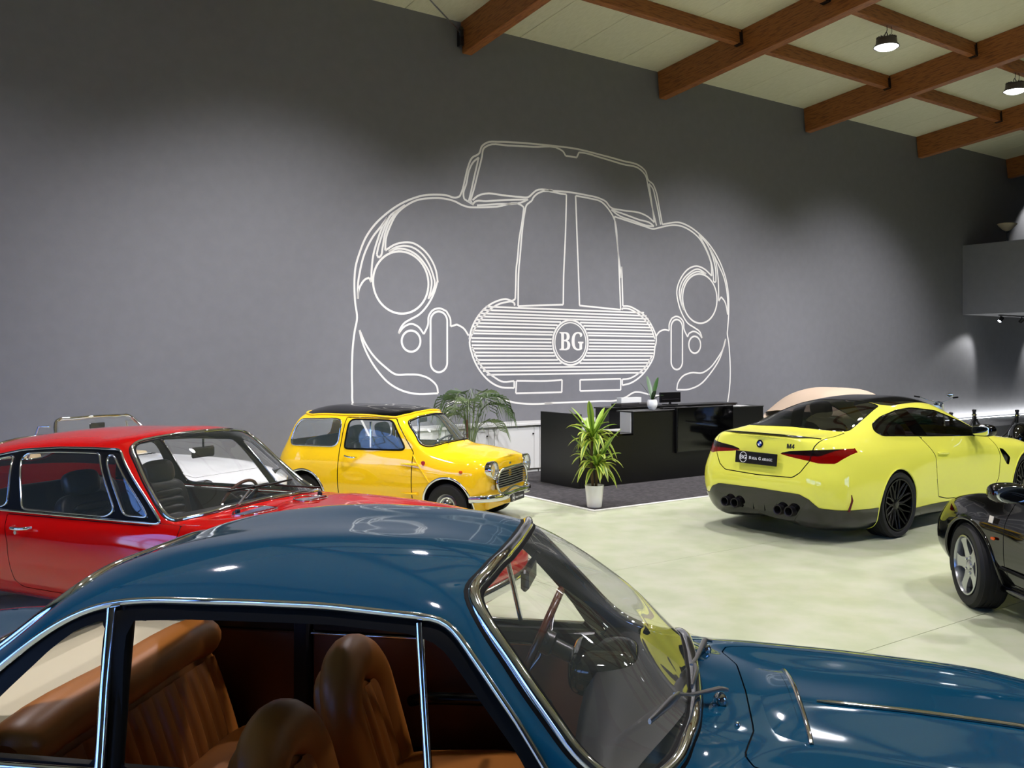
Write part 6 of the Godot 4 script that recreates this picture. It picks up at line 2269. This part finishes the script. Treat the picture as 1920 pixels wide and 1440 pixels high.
func reception() -> void:
	var bd: Material = M["black desk"]
	# carpet with white edging
	var cp := thing("carpet", "charcoal carpet with a white edge under the reception desk", "carpet", Vector3.ZERO, TURN)
	put("pile", gbox(Vector3(7.30, 0.001, WALL + 0.01), Vector3(12.6, 0.013, -8.62), 0.002), M["carpet"], cp)
	put("edging", gbox(Vector3(7.255, 0.001, WALL + 0.01), Vector3(7.30, 0.016, -8.575), 0.002), M["white edge"], cp)
	put("edging", gbox(Vector3(7.30, 0.001, -8.62), Vector3(12.6, 0.016, -8.575), 0.002), M["white edge"], cp)
	var y0 := 0.013
	var d := thing("reception_desk", "long black reception desk with a raised counter", "desk", Vector3.ZERO, TURN)
	put("end_panel", gbox(Vector3(8.28, y0, -11.06), Vector3(8.33, 1.10, -10.12)), bd, d)
	put("front_panel", gbox(Vector3(8.33, y0, -10.16), Vector3(9.34, 0.75, -10.12)), bd, d)
	put("worktop", gbox(Vector3(8.33, .75, -10.95), Vector3(9.34, .775, -10.115)), M["gloss black"], d)
	put("counter_front", gbox(Vector3(9.34, y0, -10.17), Vector3(12.35, 1.085, -10.12)), bd, d)
	put("counter_top", gbox(Vector3(9.33, 1.085, -10.50), Vector3(12.36, 1.105, -10.115)), bd, d)
	put("return_panel", gbox(Vector3(9.335, .775, -10.42), Vector3(9.36, 1.085, -10.165)), M["white lacquer"], d, "white inner return panel")
	put("rear_panel", gbox(Vector3(9.36, y0, -10.95), Vector3(12.35, .74, -10.92)), bd, d)
	put("end_panel", gbox(Vector3(12.31, y0, -11.0), Vector3(12.35, 1.085, -10.17)), bd, d)
	put("worktop", gbox(Vector3(9.36, .74, -11.0), Vector3(12.31, .765, -10.17)), M["white lacquer"], d)
	var bk := thing("back_counter", "black tall back unit with a white side behind the reception desk", "cabinet", Vector3.ZERO, TURN)
	put("body", gbox(Vector3(9.80, y0, -11.55), Vector3(12.9, 1.07, -11.2)), bd, bk)
	put("top", gbox(Vector3(9.78, 1.07, -11.57), Vector3(12.92, 1.095, -11.18)), bd, bk)
	var tv := thing("display_screen", "large glossy black screen mounted on the front of the desk", "screen", Vector3.ZERO, TURN)
	put("bezel", gbox(Vector3(10.22, .42, -10.118), Vector3(11.53, 1.14, -10.065), 0.006), M["black plastic"], tv)
	put("glass", gbox(Vector3(10.235, .437, -10.066), Vector3(11.515, 1.127, -10.058), 0.002), M["gloss black"], tv)
	var mo := thing("monitor", "black computer monitor seen from behind on the desk", "monitor", R(11.35, 1.096, -11.35), TURN)
	put("back", gbox(Vector3(-.25, .04, -.02), Vector3(.25, .22, .02), 0.008), M["black plastic"], mo)
	put("rib", gbox(Vector3(-.2, .09, .02), Vector3(.2, .1, .026), 0.002), M["dark steel"], mo)
	put("foot", gbox(Vector3(-.12, 0, -.08), Vector3(.12, .012, .08)), M["black plastic"], mo)
	put("neck", gbox(Vector3(-.02, .01, -.015), Vector3(.02, .06, .015)), M["black plastic"], mo)
	var tray := thing("document_tray", "dark letter tray holding white paper on the back unit", "tray", R(10.5, 1.096, -11.36), TURN)
	put("tray", gbox(Vector3(-.40, 0, -.13), Vector3(.40, .05, .13), 0.004), mat("tray grey", Color(0.13, 0.12, 0.12), 0.5), tray)
	put("divider", gbox(Vector3(-.006, .05, -.13), Vector3(.006, .06, .13), 0.0), M["dark steel"], tray)
	single("paper_stand", gbox(Vector3(-.24, 0.0, -.06), Vector3(.22, .09, .06), 0.004), M["white lacquer"], "white paper box on the dark letter tray", "box", R(10.4, 1.157, -11.36), TURN)
	single("keyboard", gbox(Vector3(-.28, 0, -.05), Vector3(.28, .02, .05), 0.005), M["black plastic"], "black keyboard lying on the counter beside the white flowerpot", "keyboard", R(10.45, 1.105, -10.36), TURN)
	single("leaflet", gbox(Vector3(-.15, 0, -.1), Vector3(.15, .003, .1), 0.0), M["white lacquer"], "white leaflet lying on the right end of the counter", "leaflet", R(11.95, 1.105, -10.3), TURN + 0.2)
	# low white cabinets along the wall
	for k in 5:
		var u := 6.25 + 0.92 * k
		var c := thing("low_cabinet", ["low white cabinet hidden behind the palm", "low white cabinet beside the palm", "low white cabinet between palm and desk with a black knob", "low white cabinet behind the desk end panel", "low white cabinet behind the desk"][k], "cabinet", R(u, 0, WALL + 0.24), TURN, "white cabinets along the wall")
		put("carcass", gbox(Vector3(0.004, .07, -.22), Vector3(.916, .80, .20)), M["white lacquer"], c)
		put("plinth", gbox(Vector3(0.01, .013, -.2), Vector3(.91, .07, .18)), M["white lacquer"], c)
		for q in 1:
			var dr := put("door", gbox(Vector3(.008, .08, .20), Vector3(.80, .79, .218), 0.003), M["white lacquer"], c)
			var kn := put("knob", disc(.012, .022, Transform3D(Basis(Vector3.RIGHT, PI / 2), Vector3.ZERO)), M["black plastic"], dr)
			kn.position = Vector3(.775, .66, .218)
		put("filler", gbox(Vector3(.806, .08, .20), Vector3(.912, .79, .216), 0.002), M["white lacquer"], c)
	var wt := put(numbered("cabinet_worktop"), gbox(Vector3(6.23, .80, WALL + 0.01), Vector3(10.9, .84, WALL + 0.50)), M["white lacquer"], self)
	wt.rotation.y = TURN
	tag(wt, "continuous white worktop over the low cabinets", "worktop")
	# orchid in its white pot on the counter
	var o := thing("orchid", "small leafy orchid in a rounded white pot on the counter", "plant", R(9.92, 1.105, -10.31), TURN)
	g_pot(o, 0.085, 0.16, true)
	var lm := mat("orchid leaf", Color(0.16, 0.30, 0.10), 0.4)
	for q in [[0.4, .10, .8, .26], [2.4, .12, .75, .22], [4.2, .13, .5, .20], [1.2, .05, .9, .24], [5.3, .05, .3, .2]]:
		put("leaf", strap_leaf(q[3], .07, q[2], .5), lm, o).transform = Transform3D(Basis(Vector3.UP, q[0]), Vector3(0, .14, 0))

func g_pot(parent: Node, r: float, h: float, round_pot := false) -> void:
	var g := G.new()
	if round_pot: g.lathe([Vector2(.0005, 0), Vector2(r * .55, 0), Vector2(r * .9, h * .3), Vector2(r, h * .55), Vector2(r * .92, h * .85), Vector2(r * .8, h), Vector2(r * .74, h), Vector2(r * .8, h * .85)])
	else: g.lathe([Vector2(.0005, 0), Vector2(r * .74, 0), Vector2(r * .76, .008), Vector2(r * .97, h * .97), Vector2(r, h), Vector2(r * .95, h), Vector2(r * .9, h * .88)], Transform3D.IDENTITY, 40)
	put("pot", g, M["pot white"], parent, "white pot")
	put("soil", disc(r * .9, .004, Transform3D(Basis(), Vector3(0, h * .85, 0))), M["soil"], parent)

func strap_leaf(l: float, w: float, rise: float, droop: float, segs := 8) -> G:
	# a folded strap leaf growing along +x, rising then drooping
	var rows := []
	for k in segs + 1:
		var t := float(k) / segs
		var x := l * t * (1.0 - 0.18 * t * droop)
		var y := l * (rise * 2.0 * t + t * 0.55 * (1.0 - droop)) - l * droop * 0.9 * t * t
		var hw := w * 0.5 * pow(sin(PI * clampf(0.08 + t * 0.9, 0, 1)), 0.7) * (1.0 if k < segs else 0.05)
		rows.append([Vector3(x, y + hw * 0.35, -hw), Vector3(x, y, 0), Vector3(x, y + hw * 0.35, hw)])
	var g := G.new()
	g.grid(rows)
	for k in g.n.size():
		if g.n[k].y < 0: g.n[k] = -g.n[k]
	return g

func plants() -> void:
	# corn plant: two canes, two crowns of striped strap leaves
	var p := thing("corn_plant", "yellow-green striped corn plant in a white pot at the carpet corner", "plant", R(7.45, 0.016, -8.80), TURN)
	g_pot(p, .125, .28)
	var g := G.new()
	g.tube(bez(V3([.02,.2,0, .03,.42,.01, .03,.56,.01])), .018, 8)
	put("cane", g, mat("cane", Color(0.35, 0.27, 0.17), 0.8), p)
	g = G.new()
	g.tube(bez(V3([-.03,.2,.01, -.05,.6,.0, -.03,.92,0])), .018, 8)
	put("cane", g, M["cane"], p)
	var tones := [mat("leaf lime", Color(0.74, 0.79, 0.32), 0.4), mat("leaf mid", Color(0.58, 0.70, 0.25), 0.4), mat("leaf dark", Color(0.33, 0.50, 0.15), 0.42)]
	for m in tones:
		m.backlight_enabled = true
		m.backlight = Color(0.2, 0.25, 0.05)
	var kinds := []
	for k in 6: kinds.append([strap_leaf(.36 + .02 * (k % 3), .078, [.40, .28, .16, .55, .24, .34][k], [.6, .85, 1.0, .35, 1.1, .75][k]).mesh(), strap_leaf(.35 + .02 * (k % 3), .024, [.40, .28, .16, .55, .24, .34][k], [.6, .85, 1.0, .35, 1.1, .75][k]).mesh()])
	rng.seed = 21
	for c in [[Vector3(-.03, .82, 0), 40, .14], [Vector3(.03, .46, .01), 44, .14]]:
		for k in c[1]:
			var q: int = int(k) % 6
			var tf := Transform3D(Basis(Vector3.UP, k * 2.399 + rng.randf() * .3), c[0] + Vector3(0, c[2] * k / c[1], 0))
			tf.basis = tf.basis.scaled(Vector3.ONE * rng.randf_range(.72, 1.08))
			var lf := put("leaf", kinds[q][0], tones[0] if k % 3 else tones[1], p)
			lf.transform = tf
			var st := put("stripe", kinds[q][1], tones[2], lf)
			st.position = Vector3(.006, .004, 0)
	# kentia palm beside the cabinets
	p = thing("palm", "tall green kentia palm with arching fronds between the yellow car and the cabinets", "plant", R(7.48, 0.013, -11.82), TURN)
	g_pot(p, .16, .30)
	var frond_m := [mat("palm green", Color(0.24, 0.31, 0.17), 0.4), mat("palm light", Color(0.38, 0.44, 0.28), 0.4)]
	for m in frond_m:
		m.backlight_enabled = true
		m.backlight = Color(0.12, 0.16, 0.05)
	var spec := [[-0.75, 1.34, .50], [0.35, 1.40, .46], [2.9, 1.34, .42], [-2.2, 1.30, .40], [1.9, 1.30, .30], [0.1, .92, .48], [-0.3, 1.20, .52], [3.5, 1.15, .40], [-1.4, 1.36, .35], [2.4, 1.05, .32], [-2.7, 1.42, .36]]
	for k in spec.size():
		var a: float = spec[k][0]
		var h: float = spec[k][1]
		var out: float = spec[k][2]
		var dir := Vector3(cos(a), 0, -sin(a))
		var spine := bez([Vector3(0, .25, 0), dir * out * .16 + Vector3(0, h * .62, 0), dir * out * .5 + Vector3(0, h * .97, 0), dir * out * .95 + Vector3(0, h * .96, 0), dir * out * 1.3 + Vector3(0, h * .80, 0)], 9)
		g = G.new()
		var rr := []
		for q in spine.size(): rr.append(lerpf(.012, .003, float(q) / spine.size()))
		g.tube(spine, rr, 6)
		var f := put("frond_stalk", g, M["palm light"], p)
		g = G.new()
		for q in range(13, spine.size(), 2):
			var t := float(q - 13) / (spine.size() - 13)
			for sub in 1:
				var base: Vector3 = spine[q].lerp(spine[mini(q + 1, spine.size() - 1)], sub * .5)
				var fwd: Vector3 = (spine[mini(q + 1, spine.size() - 1)] - spine[q - 1]).normalized()
				var side := fwd.cross(Vector3.UP).normalized()
				for sd in [-1.0, 1.0]:
					var l := .42 * pow(sin(PI * (.18 + .74 * t)), .6)
					var d0: Vector3 = (side * sd * .8 + fwd * .55 + Vector3(0, .1, 0)).normalized()
					var p1: Vector3 = base + d0 * l * .5
					var p2: Vector3 = base + d0 * l * .78 + Vector3(0, -l * .55, 0)
					var wv: Vector3 = fwd.cross(Vector3.UP).cross(d0).normalized() * .010
					if wv.length() < .001: wv = Vector3(0, .009, 0)
					g.quad(base - wv * .6, p1 - wv, p1 + wv, base + wv * .6)
					g.tri(p1 - wv, p2, p1 + wv)
		for q in g.n.size():
			if g.n[q].y < 0: g.n[q] = -g.n[q]
		var lf := put("leaflets", g, frond_m[k % 2], f)
		lf.set_meta("kind", "stuff")
	g = G.new()
	g.tube([Vector3(-.06, .3, .05), Vector3(-.10, .95, .06)], [.018, .014], 8)
	put("dry_sheath", g, mat("dry stem", Color(0.30, 0.18, 0.10), 0.8), p)

func cars() -> void:
	yellow_coupe()
	yellow_mini()
	blue_coupe()
	red_coupe()
	white_convertible()
	green_convertible()
	black_sports_car()
	vintage_car()
	motorcycle()
